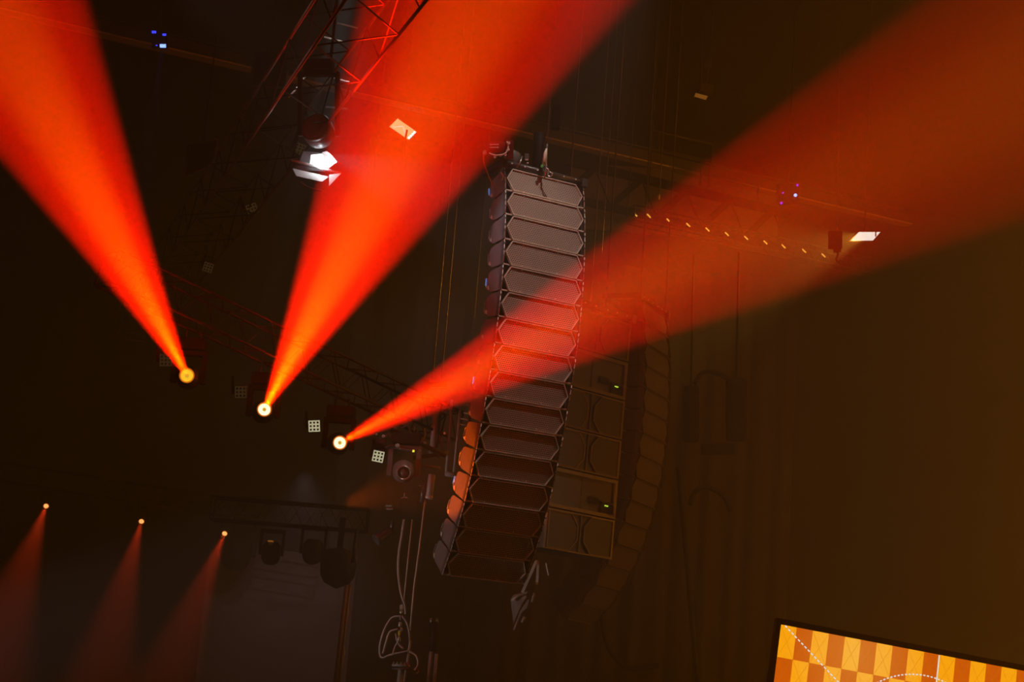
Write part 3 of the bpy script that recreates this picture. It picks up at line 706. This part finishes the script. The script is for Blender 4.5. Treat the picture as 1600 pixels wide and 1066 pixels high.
t, c, P = flood([(1342, 362.5), (1376, 362.5), (1364, 376), (1330, 376)], 32, 'slanted white-hot floodlight at the right end of the slim truss', emis('white_warm_face', (1.0, 0.93, 0.78), 1.5))
lamp('floodlight_lamp', 'SPOT', c - _f * 0.05, -CR * 1.0 - CU * 0.30 - _f * 0.1, 1800, (1.0, 0.42, 0.04), R(60), 1.0, 0.06, parent=t)
MB(Matrix.Translation(P[1] * 0.62 + P[2] * 0.1)).box(-0.012, 0.012, -0.0, 0.012, -0.05, 0.05).build('divider', BLACK, t)
t, c, P = flood([(1087, 145), (1106, 150), (1103, 156), (1085, 151)], 34, 'dim amber floodlight hanging alone near the top right', E_AMBER)
MB().tube([V((0.08, 0.1, 0.1)), V((0.16, 0.1, 0.9)), V((0.18, 0.1, 2.0))], 0.02).build('hanger', BTRUSS, t)
MB(Matrix.Translation((0.12, 0.1, 0.2))).box(-0.14, 0.14, -0.1, 0.1, -0.08, 0.10, 0.02).build('gear_box', DARKST, t)
MB(Matrix.Translation((0.12, 0.1, 0.80))).box(-0.06, 0.08, -0.05, 0.05, -0.08, 0.08, 0.02).build('coupling', DARKST, t)

# white barn-door light at upper left
YB = 21.5
cB = at(500, 256, YB)
t = thing('barn_door_light', 'blinding white wash light with open barn doors under the dark round head', 'stage light', Matrix.Translation(cB))
def lp(px, py, dy=0.0): return at(px, py, YB + dy) - cB
fc = [lp(484, 243), lp(504, 236), lp(512, 262), lp(482, 258)]
MB().prism([lp(486, 242, .10), lp(506, 240, .10), lp(511, 262, .10), lp(484, 260, .10)], _f * 0.02).build('lit_face', E_WHITE, t)
MB().prism([lp(474, 236, .14), lp(512, 240, .14), lp(514, 268, .14), lp(463, 266, .14)], _f * 0.25).build('housing', CAB, t)
MB().prism([lp(503, 238, .08), lp(511, 236, 0), lp(527, 253, -.06), lp(513, 263, .06)], _f * 0.008).build('right_barn_door', WHITE, t)
MB().prism([lp(457, 263, .05), lp(514, 276, .02), lp(503, 284, -.15), lp(463, 275, -.12)], _f * 0.008).build('lower_barn_door', WHITE, t)
MB().prism([lp(514, 273, .0), lp(533, 271, -.05), lp(514, 291, -.10)], _f * 0.008).build('corner_barn_door', WHITE, t)
MB().tube([lp(455, 250, .06), lp(482, 257, .06), lp(532, 271, -.02)], 0.018).build('hinge_bar', WHITE, t)
MB().tube([lp(453, 254, .06), lp(480, 260, .06), lp(510, 267, -.02)], 0.010).build('lower_hinge_bar', DARKST, t)
MB().tube(curve([lp(470, 285, .1), lp(480, 292, .1), lp(492, 296, .1), lp(504, 299, .05)]), 0.012).build('yoke', DARKST, t)
lamp('barn_door_lamp', 'POINT', cB + lp(505, 258, -.05), (0, 0, -1), 4, (0.85, 0.93, 1.0), rad=0.05, parent=t)
lamp('barn_door_beam', 'SPOT', cB + lp(512, 240, -.02), CR * 1.0 - CU * 0.45 - _f * 0.2, 170, (0.8, 0.85, 1.0), R(44), 0.5, 0.04, parent=t)

# dark round head above it
pR = at(498, 206, 21.2)
t = thing('moving_head_light', 'large dark round moving head hanging right above the white barn-door light', 'stage light', Matrix.Translation(pR))
Ah = aim(V((0, 0, 0)), -_f * 0.75 + CU * 0.35 - CR * 0.2, CU)
MB(Ah).lathe([(0.02, -0.24), (0.13, -0.20), (0.20, -0.10), (0.215, 0.02), (0.205, 0.10), (0.19, 0.14), (0.17, 0.15), (0.02, 0.12)], 28).build('head', mat('gloss_black', (0.15, 0.14, 0.14), 0.35, 0, 0.5), t)
MB(Ah).lathe([(0.205, 0.10), (0.212, 0.10), (0.20, 0.145), (0.19, 0.145), (0.205, 0.10)], 28).build('front_rim', DARKST, t)
Fy = frame(V((0, 0, 0)), CR, _f, CU)
for sx in (-1, 1): MB(Fy).box(sx * 0.25 - 0.03, sx * 0.25 + 0.03, -0.05, 0.06, -0.06, 0.78, 0.012).build('yoke_arm', BLACK, t)
MB(Fy).box(-0.28, 0.28, -0.08, 0.08, 0.74, 0.80, 0.015).build('yoke_bridge', BLACK, t)
MB(Fy).box(-0.2, 0.2, -0.14, 0.14, 0.81, 0.96, 0.02).build('base', BLACK, t)
MB().tube([(0.05, 0.05, 0.94), (0.05, 0.05, 17.1 - pR.z)], 0.02).build('hanger', BLACK, t)
lamp('added_head_rim', 'SPOT', pR + CU * 5 + _f * 3 + CR * 0.6, -CU * 5 - _f * 3 - CR * 0.6, 3500, (0.95, 0.95, 1.0), R(5), 0.5, 0.03)  # unseen spot added for the bright crescent on the head


rt = at(515, 110, 26)
lamp('added_truss_spot', 'SPOT', rt + CU * 3.6 - _f * 4.5 + CR * 1.0, -CU * 3.6 + _f * 4.5 - CR * 1.0, 1500, (1.0, 0.92, 0.9), R(16), 0.6, 0.05)  # unseen spot added to brighten the pale truss rods
# crossbars and rods painted pale where the truss catches light, and a clamp
bars = [((491, 101), (521, 109), WHITE, 'pale crossbar on the climbing truss left of the middle beam'),
        ((522, 122), (552, 130), WHITE, 'pale crossbar just below the upper one, its end tinted red'),
        ((527, 36), (559, 44), WHITE, 'topmost pale crossbar of the climbing truss'),
        ((507, 58), (535, 65), LIP, 'thin pale crossbar second from the top of the climbing truss'),
        ((451, 152), (466, 135), WHITE, 'short bright slanting rod at the lower left of the pale crossbars'),
        ((471, 127), (482, 113), WHITE, 'short bright slanting rod above the lower left one'),
        ((527, 175), (570, 120), LIP, 'red-tinted slanting rod at the left edge of the middle beam'),
        ((509, 168), (543, 171), DARKST, 'stubby clamp rod just above the round dark head')]
for a, b, m_, lab in bars:
    a3 = at(*a, 26.0); b3 = at(*b, 26.0); ds = (b3 - a3).normalized()
    sock(MB().tube([a3, b3], 0.016 if m_ is not DARKST else 0.026, 8).build('truss_rod', m_), lab, 'rod')

# ------------------------------------------------------------------ nine-cell matrix lights
def matrix_light(dim):
    t = thing('matrix_light', None, None)
    MB().box(-0.085, 0.085, 0.0, 0.16, -0.085, 0.085, 0.012).build('body', CAB, t)
    MB().box(-0.08, 0.08, -0.008, 0.0, -0.08, 0.08).build('face_plate', E_DIMMTX if dim else E_MATRIX, t)
    for i in (-1, 0, 1):
        for j in (-1, 0, 1): MB().box(i * 0.049 - 0.013, i * 0.049 + 0.013, -0.014, -0.008, j * 0.049 - 0.013, j * 0.049 + 0.013).build('cell', BLACK, t)
    MB().box(-0.09, -0.12 + 0.0, 0.04, 0.1, -0.02, 0.22, 0.004).build('bracket', BLACK, t)
    return t
pb_, pdm = matrix_light(False), matrix_light(True); ub = set()
for (x, y, Y, dim, ang, sk, lab) in [(491, 666, 23.2, 0, -2, 1, 'bright nine-cell light between the middle and slanting beams'), (591, 713.5, 23.9, 0, 12, 1, 'bright tilted nine-cell light beside the big grey moving head'),
        (376, 613, 22.6, 1, 0, 1, 'dim nine-cell light between the two left beam lights'), (259, 563, 21.8, 1, 0, 1, 'dim nine-cell light left of the leftmost beam light'),
        (468, 233, 26.2, 1, 20, 1.15, 'nine-cell light left of the white barn-door light'), (394, 327, 26.2, 1, -20, 1.1, 'dim slanted nine-cell light on the climbing truss'),
        (325, 418, 26.2, 1, 18, 0.95, 'small dim nine-cell light low on the climbing truss')]:
    src = pdm if dim else pb_
    o = src if src not in ub else copy_tree(src); ub.add(src)
    d = (at(x, y, Y) - CP).normalized(); M_ = aim(at(x, y, Y), d, CU) @ Matrix.Rotation(R(ang), 4, 'Y') @ Matrix.Scale(sk, 4)
    o.matrix_world = M_; sock(o, lab, 'stage light', 'nine-cell matrix lights')

# ------------------------------------------------------------------ big grey head and rigging cluster left of the column
moving_head(at(631, 739, 23.4), V((0.1, -1, -0.25)), 'big grey moving head, unlit, at the lower right end of the light truss', None, 0.083, None, core=False)
t = thing('moving_head_light', 'small grey head box hanging over the tilted nine-cell light', 'stage light', frame(at(592, 698, 24.1), CR, _f, CU))
MB().box(-0.10, 0.10, 0, 0.2, -0.13, 0.12, 0.04).build('head', CAB, t); MB().box(-0.06, 0.06, -0.008, 0.0, -0.04, 0.05, 0.004).build('recess', BLACK, t)
MB().box(-0.03, 0.07, -0.016, -0.008, -0.06, -0.048).build('light_strip', LIP, t)
def bars_thing(name, label, cat, segs, Y=23.8):
    o0 = at(*segs[0][1][0], Y); t = thing(name, label, cat, Matrix.Translation(o0))
    for nm, pts, r, m_ in segs: MB().tube([at(x, y, Y) - o0 for x, y in pts], r, 8).build(nm, m_, t)
    return t
GREYM = mat('grey_paint', (0.55, 0.50, 0.48), 0.5, 0.1)
bars_thing('truss_tower', 'upright dark lattice tower between the unlit head and the speaker sides', 'truss', [('upright', [(706, 625), (697, 743)], 0.022, GREYM), ('upright', [(719, 640), (709, 742)], 0.02, GREYM), ('upright', [(690, 630), (682, 700)], 0.02, BTRUSS), ('upright', [(736, 630), (728, 720)], 0.02, BTRUSS),
   ('diagonal', [(686, 680), (693, 705)], 0.012, GREYM), ('foot_plate', [(696, 740), (711, 743)], 0.04, GREYM), ('rung', [(728, 633), (742, 636)], 0.01, LIP), ('rung', [(724, 645), (739, 648)], 0.01, LIP), ('rung', [(719, 654), (734, 657)], 0.01, LIP), ('rung', [(714, 662), (729, 665)], 0.01, LIP)], 24.3)
bars_thing('hanging_post', 'thick grey post hanging behind the light truss, left of the lattice tower', 'post', [('post', [(681, 640), (675, 712)], 0.045, GREYM), ('collar', [(676, 700), (675, 708)], 0.055, DARKST)], 24.2)
bars_thing('hanging_post', 'short grey cylinder hanging below the lattice tower', 'post', [('post', [(675, 742), (670, 779)], 0.052, GREYM), ('rim', [(670.5, 775), (670, 780)], 0.056, LIP)], 23.6)
bars_thing('hanging_post', 'thin darker cylinder left of the short grey one', 'post', [('post', [(663, 752), (659, 785)], 0.034, DARKST), ('bracket_arm', [(655, 759), (664, 758)], 0.014, DARKST)], 23.6)
bars_thing('outrigger_arm', 'upper dark outrigger bar pointing at the lattice tower', 'rod', [('arm', [(645, 716), (686, 710), (700, 708)], 0.028, DARKST), ('tip', [(682, 712), (699, 708)], 0.034, GREYM)])
bars_thing('outrigger_arm', 'lower grey flat bar under the outrigger beside the unlit head', 'rod', [('arm', [(657, 727), (688, 732)], 0.022, GREYM)])
bars_thing('diagonal_brace', 'dark brace sloping down to the lattice tower foot', 'rod', [('brace', [(610, 672), (697, 712)], 0.035, BTRUSS), ('brace_plate', [(625, 681), (640, 690)], 0.02, GREYM)], 23.7)
bars_thing('diagonal_brace', 'thin grey rod above the dark sloping brace', 'rod', [('brace', [(637, 663), (644, 685)], 0.012, GREYM), ('brace', [(626, 670), (640, 662)], 0.012, GREYM), ('brace', [(645, 686), (654, 672)], 0.012, DARKST)], 23.7)
sock(MB().tube(curve([at(x, y, 23.6) for x, y in ((663, 670), (664, 680), (660, 688), (656, 692))]), 0.014).build('cable_loop', GREYM), 'curved grey hose behind the sloping brace', 'cable')
sock(MB().tube(curve([at(x, y, 23.6) for x, y in ((592, 687), (600, 684), (606, 678), (612, 684), (617, 692), (611, 688))]), 0.012).build('cable_loop', CABLE), 'tangled dark cable above the tilted nine-cell light', 'cable')
sock(MB().tube(curve([at(x, y, 23.5) for x, y in ((602, 700), (610, 697), (620, 696), (630, 702), (642, 704), (655, 703))]), 0.016).build('cable_loop', CABLE), 'dark cable slung over the top of the unlit head', 'cable')
for (x, y, r, m_, lab) in [(588, 679, .018, WHITE, 'bright bolt left of the tangled cable'), (599, 682, .024, WHITE, 'largest bright bolt above the tilted nine-cell light'), (621, 697, .035, GREYM, 'round grey clamp over the unlit head'), (618, 669, .018, STEEL, 'bright bolt near the lower edge of the slanting beam'),
        (656, 704, .022, STEEL, 'silver bolt at the right end of the slung cable'), (664, 692, .022, STEEL, 'silver shackle in the middle of the sloping brace'), (695, 677, .02, GREYM, 'grey ring hook between the post and the tower'), (625, 702, .014, STEEL, 'small silver pin beneath the round clamp')]:
    sock(MB().lathe([(r * .6, -r), (r, -r * .3), (r, r * .3), (r * .6, r)], 10, M=Matrix.Translation(at(x, y, 23.35)) ).build('clamp_bolt', m_), lab, 'bolt')
sock(MB().box(-.014, .014, -.014, .014, -.014, .014, M=Matrix.Translation(at(646, 705, 23.3))).build('indicator_lamp', E_YEL), 'tiny yellow indicator by the slung cable', 'lamp')
t = thing('star_handle', 'small pale star-shaped handle below the unlit head', 'handle', frame(at(632, 777, 23.5), CR, _f, CU))
for a_ in (90, 200, 340, 300): MB().tube([(0, 0, 0), (0.055 * math.cos(R(a_)), 0, 0.055 * math.sin(R(a_)))], 0.008).build('spoke', STEEL if a_ != 300 else REDP, t)
t = thing('clamp_block', 'pair of pale clamp plates below the star-shaped handle', 'clamp', frame(at(608, 793, 23.8), CR, _f, CU))
MB().box(-.05, .04, 0, .05, 0.01, .035, .008).build('upper_plate', GREYM, t); MB().box(-.04, .05, 0, .05, -.035, -.01, .008).build('lower_plate', GREYM, t)
pp = at(611, 829, 24.0); pe = at(586, 845, 23.9)
t = thing('par_can', 'slanted grey cylindrical lamp can below the light truss', 'stage light', Matrix.Translation(pp)); dd_ = pe - pp
MB(aim(V((0, 0, 0)), dd_)).lathe([(0.02, 0), (0.06, 0.01), (0.07, 0.06), (0.075, 0.22), (0.09, 0.27), (0.085, 0.275), (0.06, 0.25)], 20).build('can', DARKST, t)
MB().tube([V((0, 0, 0)), V((0.02, 0, 0.16))], 0.03).build('yoke', DARKST, t)

# wires, plugs, cable bundle, mast
sock(MB().tube([at(664, 781, 23.6), at(656, 850, 23.6), at(646, 925, 23.6), at(641, 985, 23.6)], 0.013, 6).build('hanging_wire', mat('tan_wire', (0.80, 0.66, 0.52), 0.5)), 'long twisted wire hanging from the short grey cylinder', 'wire')
sock(MB().tube([at(644, 812, 23.7), at(638, 870, 23.7), at(631, 940, 23.7)], 0.010, 6).build('hanging_wire', bpy.data.materials['tan_wire']), 'shorter straight wire left of the long twisted one', 'wire')
sock(MB().tube(curve([at(x, y, 23.6) for x, y in ((631, 812), (627, 840), (623, 865), (622, 895), (626, 925), (632, 945), (634, 960))]), 0.016).build('hanging_cable', mat('grey_cable', (0.55, 0.47, 0.42), 0.5)), 'thick grey cable bowing left above the cable bundle', 'cable')
GC = bpy.data.materials['grey_cable']
loops = [([(626, 963), (612, 966), (600, 985), (593, 1012), (596, 1028), (612, 1023), (640, 1017)], 'largest cable loop of the hanging bundle, at its left'),
         ([(622, 983), (609, 988), (603, 1004), (598, 1022)], 'inner cable loop of the hanging bundle'),
         ([(628, 962), (636, 975), (640, 995), (640, 1016)], 'right side cable of the hanging bundle'),
         ([(618, 990), (622, 1005), (630, 1014)], 'short cable tail in the middle of the bundle'),
         ([(613, 1025), (618, 1010), (626, 1000)], 'short crossing cable low in the bundle'),
         ([(640, 1018), (650, 1025), (653, 1038), (648, 1048)], 'cable curling right over the round mast plate')]
for pts, lab in loops: sock(MB().tube(curve([at(x, y, 23.5) for x, y in pts]), 0.013).build('cable_loop', GC), lab, 'cable', 'cables of the hanging bundle')
t = thing('cable_plug', 'column of metal plugs at the heart of the cable bundle', 'connector', Matrix.Translation(at(626, 975, 23.4)))
c0 = at(626, 975, 23.4)
for (x, y, r, m_) in ((628, 949, .03, GC), (627, 956, .022, STEEL), (626, 966, .018, DARKST), (625, 976, .022, STEEL), (627, 985, .02, STEEL), (624, 990, .02, YELLOW), (623, 999, .018, STEEL)):
    MB().lathe([(r * .7, -.035), (r, -.02), (r, .02), (r * .7, .035)], 10, M=Matrix.Translation(at(x, y, 23.4) - c0) @ Matrix.Rotation(R(90), 4, 'X')).build('plug', m_, t)
t = thing('light_mast', 'round plate and pale pole at the bottom of the cable bundle', 'mast', Matrix.Translation(at(627, 1040, 23.7))); c0 = at(627, 1040, 23.7)
Rx = Matrix.Rotation(R(90), 4, 'X')
MB().lathe([(.03, -.02), (.13, -.02), (.13, .01), (.03, .01)], 24, M=Rx @ Matrix.Translation((0, 0, 0))).build('plate', GREYM, t)
MB().lathe([(.02, -.015), (.19, -.015), (.19, .012), (.02, .012)], 24, M=Matrix.Translation((0.06, 0.05, -0.05)) @ Rx).build('lower_plate', DARKST, t)
MB().tube([(0, 0, -.03), (-.02, 0, -.6)], .036).build('pole', WHITE, t)
MB().tube([V((0.10, -0.06, 0.35)), V((0.08, -0.06, 0.0)), V((0.03, -0.06, -0.6))], .018).build('side_tube', GC, t)
bt_ = Matrix.Translation((0.085, -0.08, 0.02)); MB(bt_).lathe([(.02, -.03), (.022, 0), (.02, .03)], 10, M=Rx).build('magenta_tape', mat('magenta_tape', (.7, .1, .6), .5), t)
MB(Matrix.Translation((0.20, -.05, -.07))).tube(curve([(-.02, 0, .02), (.02, 0, .03), (.05, 0, 0), (.02, 0, -.03)]), .008).build('orange_clip', ORANGE, t)
for k in range(4): MB(Matrix.Translation((-0.10 + 0.05 * k, -0.1, 0.02))).lathe([(.012, -.02), (.016, 0), (.012, .02)], 8, M=Rx).build('bolt', STEEL, t)
bars_thing('upright_post', 'pair of dim grey upright tubes at the bottom, right of the cable bundle', 'post', [('tube', [(674, 1018), (668, 1080)], 0.03, GREYM), ('tube', [(682, 1022), (677, 1080)], 0.024, GREYM), ('sleeve', [(679, 972), (677, 1018)], 0.05, BLACK), ('cap', [(674, 966), (674, 974)], 0.022, STEEL), ('cap', [(683, 966), (683, 976)], 0.018, STEEL)], 24.5)
bars_thing('upright_truss', 'upright grey truss leg at the right edge of the grey backdrop', 'truss', [('chord', [(542, 914), (522, 1085)], 0.035, GREYM), ('chord', [(547, 914), (528, 1085)], 0.020, GREYM), ('lacing', [(542, 920), (544, 960), (536, 990), (538, 1020), (530, 1050), (530, 1085)], 0.012, LIP), ('upper_stub', [(558, 828), (551, 880)], 0.03, DARKST)], 26)

# dark heads and drums against the grey backdrop
def dark_head(px, py, Y, rpx, label, glint=False):
    r = rpx / FPX * Y; p = at(px, py, Y); t = thing('moving_head_light', label, 'stage light', Matrix.Translation(p))
    MB().lathe([(r * .6, -r * 1.4), (r * .95, -r), (r, 0), (r * .92, r * .45), (r * .7, r * .8), (r * .4, r * .97), (.01, r * 1.02)], 24, M=Matrix.Rotation(R(-90), 4, 'X')).build('head', BLACK, t)
    for sx in (-1, 1): MB().box(sx * r * 1.15 - r * .12, sx * r * 1.15 + r * .12, -r * .3, r * .3, 0, r * 2.4, r * .05).build('yoke_arm', BLACK, t)
    MB().box(-r * 1.3, r * 1.3, -r * .4, r * .4, r * 2.3, r * 2.7, r * .05).build('base', BLACK, t)
    if glint:
        MB(Matrix.Translation((0, -r * 1.0, r * 1.2))).lathe([(r * .25, -.03), (r * .28, 0), (r * .2, .01)], 14).build('lens', GREYM, t)
        MB(Matrix.Translation((0, -r * 1.15, r * 1.35))).box(-.05, .05, -.02, 0, -.012, .012).build('glint_strip', E_AMBER, t)  # glowing strip drawn for the small lens glint
dark_head(423, 868, 30, 15, 'black round-bottomed head before the grey backdrop, with a small glint', True)
dark_head(488, 866, 30, 16, 'black head between the glinting one and the black drum')
dark_head(368, 868, 37, 24, 'broad black shape at the upper left corner of the grey backdrop')
t = thing('round_drum', 'large black round-sided lamp drum touching the upright truss leg', 'stage light', Matrix.Translation(at(528, 890, 29)))
MB().lathe([(.10, -.36), (.26, -.32), (.32, -.12), (.30, .10), (.22, .24), (.01, .33)], 24, M=Matrix.Rotation(R(-90), 4, 'X')).build('drum', BLACK, t)
MB().box(-.05, .05, -.05, .05, .2, .9).build('hanger', BLACK, t)

d0 = at(330, 812, 30); d1 = V((at(575, 812, 30).x, 30, d0.z))
truss('backdrop_truss', 'black crosswise truss holding the round black heads before the grey backdrop', d0, d1, .4, .4, 12, .02, BLACK)
# bag and straps under the columns
t = thing('strap_bag', 'pale V-shaped straps holding a grey cloth bag below the speaker columns', 'bag', Matrix.Translation(at(838, 900, 23.6))); c0 = at(838, 900, 23.6)
def q_(x, y, d=0): return at(x, y, 23.6 + d) - c0
MB().prism([q_(836, 876), q_(841, 876), q_(818, 927), q_(814, 926)], _f * .02).build('left_strap', STRAP, t)
MB().prism([q_(839, 877, -.03), q_(843, 877, -.03), q_(841, 912, -.03), q_(837, 911, -.03)], _f * .02).build('right_strap', STRAP, t)
MB().prism([q_(837, 910, -.04), q_(841.5, 911, -.04), q_(840, 914, -.04), q_(837, 914, -.04)], _f * .02).build('yellow_strap_end', YELLOW, t)
MB().prism([q_(852, 880), q_(854, 881), q_(857.5, 899), q_(856, 899.5)], _f * .02).build('short_strap', STRAP, t)
b = MB(); b.prism([q_(798, 939), q_(802, 932), q_(813, 929), q_(824, 926), q_(822, 934), q_(815, 945), q_(808, 960), q_(802, 976), q_(801, 962), q_(799, 950)], _f * .12); b.build('cloth_bag', BAG, t)
MB().tube([q_(800, 939, -.03), q_(808, 932, -.03), q_(818, 930, -.03)], .012).build('bag_seam', STRAP, t)
MB().prism([q_(824, 938), q_(827, 938), q_(823, 951), q_(815, 958), q_(807, 976), q_(804, 985), q_(802, 984), q_(812, 957)], _f * .05).build('hanging_flap', BAG, t)
MB().tube([q_(835, 927), q_(831, 941)], .016).build('buckle', BAG, t); MB().tube([q_(820, 964), q_(815, 973)], .018).build('lower_buckle', BAG, t)

# blue-lit and purple-lit devices
t = thing('led_device', 'hanging device with blue indicator lights at the top left', 'device', frame(at(248, 62, 30), CR, _f, CU))
MB().box(-.14, .14, .02, .2, -.14, .17, .02).build('body', BLACK, t)
MB().tube([(0, .1, .15), (0.12, .1, 2.6)], .015).build('hanger', BLACK, t)
def sp2(px, py, r, m_, nm): 
    q = at(px, py, 30) - at(248, 62, 30); MB().box(q.dot(CR) - r * 1.4, q.dot(CR) + r * 1.4, -.01, .02, q.dot(CU) - r * .8, q.dot(CU) + r * .8).build(nm, m_, t)
sp2(241, 50.5, .028, E_BLUE, 'indicator'); sp2(257, 54.5, .024, E_BLUE, 'indicator'); sp2(254, 71.3, .040, E_BLUEW, 'bright_indicator'); sp2(244, 70.5, .01, E_BLUE, 'indicator')
lamp('blue_glow', 'SPOT', at(254, 71, 29.9), at(243, 160, 29.9) - at(254, 71, 29.9), 90, (.06, .08, 1), R(14), .8, .02)
t = thing('led_device', 'dark device with four purple indicator lights inside the slanting beam', 'device', frame(at(1233, 303, 30), CR, _f, CU))
MB().box(-.2, .2, .03, .25, -.2, .2, .03).build('body', BLACK, t)
MB().tube([(0, .15, .18), (0.2, .15, 4.6)], .015).build('hanger', BLACK, t)
for (x, y, r, m_) in ((1223.5, 301.5, .018, E_PURP), (1221.5, 317, .026, E_PURP), (1245.5, 289.6, .024, E_PURP), (1243, 305, .032, E_BLUEW)):
    q = at(x, y, 30) - at(1233, 303, 30); MB(Matrix.Translation((q.dot(CR), 0, q.dot(CU)))).lathe([(r * .9, -.01), (r, .01), (r * .9, .03)], 12).build('indicator', m_, t)

# faint hanging frames at the left
def hframe(cs, Y, label):
    c0 = at(*cs[0], Y); t = thing('dark_board', label, 'panel', Matrix.Translation(c0)); P = [at(x, y, Y) - c0 for x, y in cs]
    MB().tube(P + [P[0]], 0.022, 6).build('rim', DARKST, t); MB().prism([p_ + _f * .03 for p_ in P], _f * .04).build('board', BLACK, t)
    MB().tube([(P[0] + P[1]) / 2, (P[0] + P[1]) / 2 + V((0, 0, 2.0))], .012).build('hanger', BLACK, t)
hframe([(397, 83), (452, 82), (446, 137), (392, 135)], 27, 'faint dark square panel left of the climbing truss, near the top')
hframe([(296, 227), (340, 218), (332, 258), (290, 274)], 27, 'faint dark tilted panel right of the left beam, below the upper square one')
# silhouettes before the brown drape
t = thing('hanging_speaker', 'black rounded box silhouette in front of the brown drape, left of the pair', 'speaker', frame(at(1081, 645, 31), CR, _f, CU))
MB().box(-.16, .16, 0, .3, -.58, .52, .12).build('cabinet', BLACK, t); MB().tube([(0, .15, .5), (0.05, .15, 3)], .02).build('hanger', BLACK, t)
t = thing('hanging_speaker', 'black rounded box silhouette in front of the brown drape, right of the pair', 'speaker', frame(at(1152, 640, 31), CR, _f, CU))
MB().box(-.2, .2, 0, .3, -.62, .6, .12).build('cabinet', BLACK, t); MB().tube([(0, .15, .5), (0.05, .15, 3)], .02).build('hanger', BLACK, t)
sock(MB().box(-.32, .32, 0, .15, -.1, .12, .04, M=frame(at(1122, 703, 31), CR, _f, CU)).build('equipment_box', BLACK), 'black flat box between and below the two rounded silhouettes', 'box')
for pts, lab in [([(1085, 600), (1100, 582), (1125, 585), (1150, 600)], 'black cable arching over the two rounded silhouettes'),
                 ([(1078, 790), (1085, 770), (1105, 762), (1130, 775), (1142, 800)], 'black cable loop in front of the drape under the flat box'),
                 ([(1060, 730), (1068, 820), (1075, 900), (1082, 980), (1090, 1066)], 'long black cable trailing down in front of the brown drape'),
                 ([(940, 960), (948, 1005), (965, 1032), (985, 1045), (1030, 1040)], 'thick black cable sagging under the dim right speaker column')]:
    sock(MB().tube(curve([at(x, y, 31) for x, y in pts]), 0.05).build('sagging_cable', BLACK), lab, 'cable')

# ------------------------------------------------------------------ haze
def haze():
    m = bpy.data.materials.new('stage_haze'); m.use_nodes = True; nt = m.node_tree; nt.nodes.clear()
    s = nt.nodes.new('ShaderNodeVolumeScatter'); s.inputs['Color'].default_value = (1, 1, 1, 1)
    s.inputs['Density'].default_value = HAZE; s.inputs['Anisotropy'].default_value = 0.15
    o = nt.nodes.new('ShaderNodeOutputMaterial'); nt.links.new(s.outputs[0], o.inputs['Volume'])
    h = MB().box(-24, 24, -6, 47.5, 0.05, 17.1).build('haze', m)
    sock(h, 'thin stage haze filling the whole dark hall', 'haze', kind='stuff')
haze()
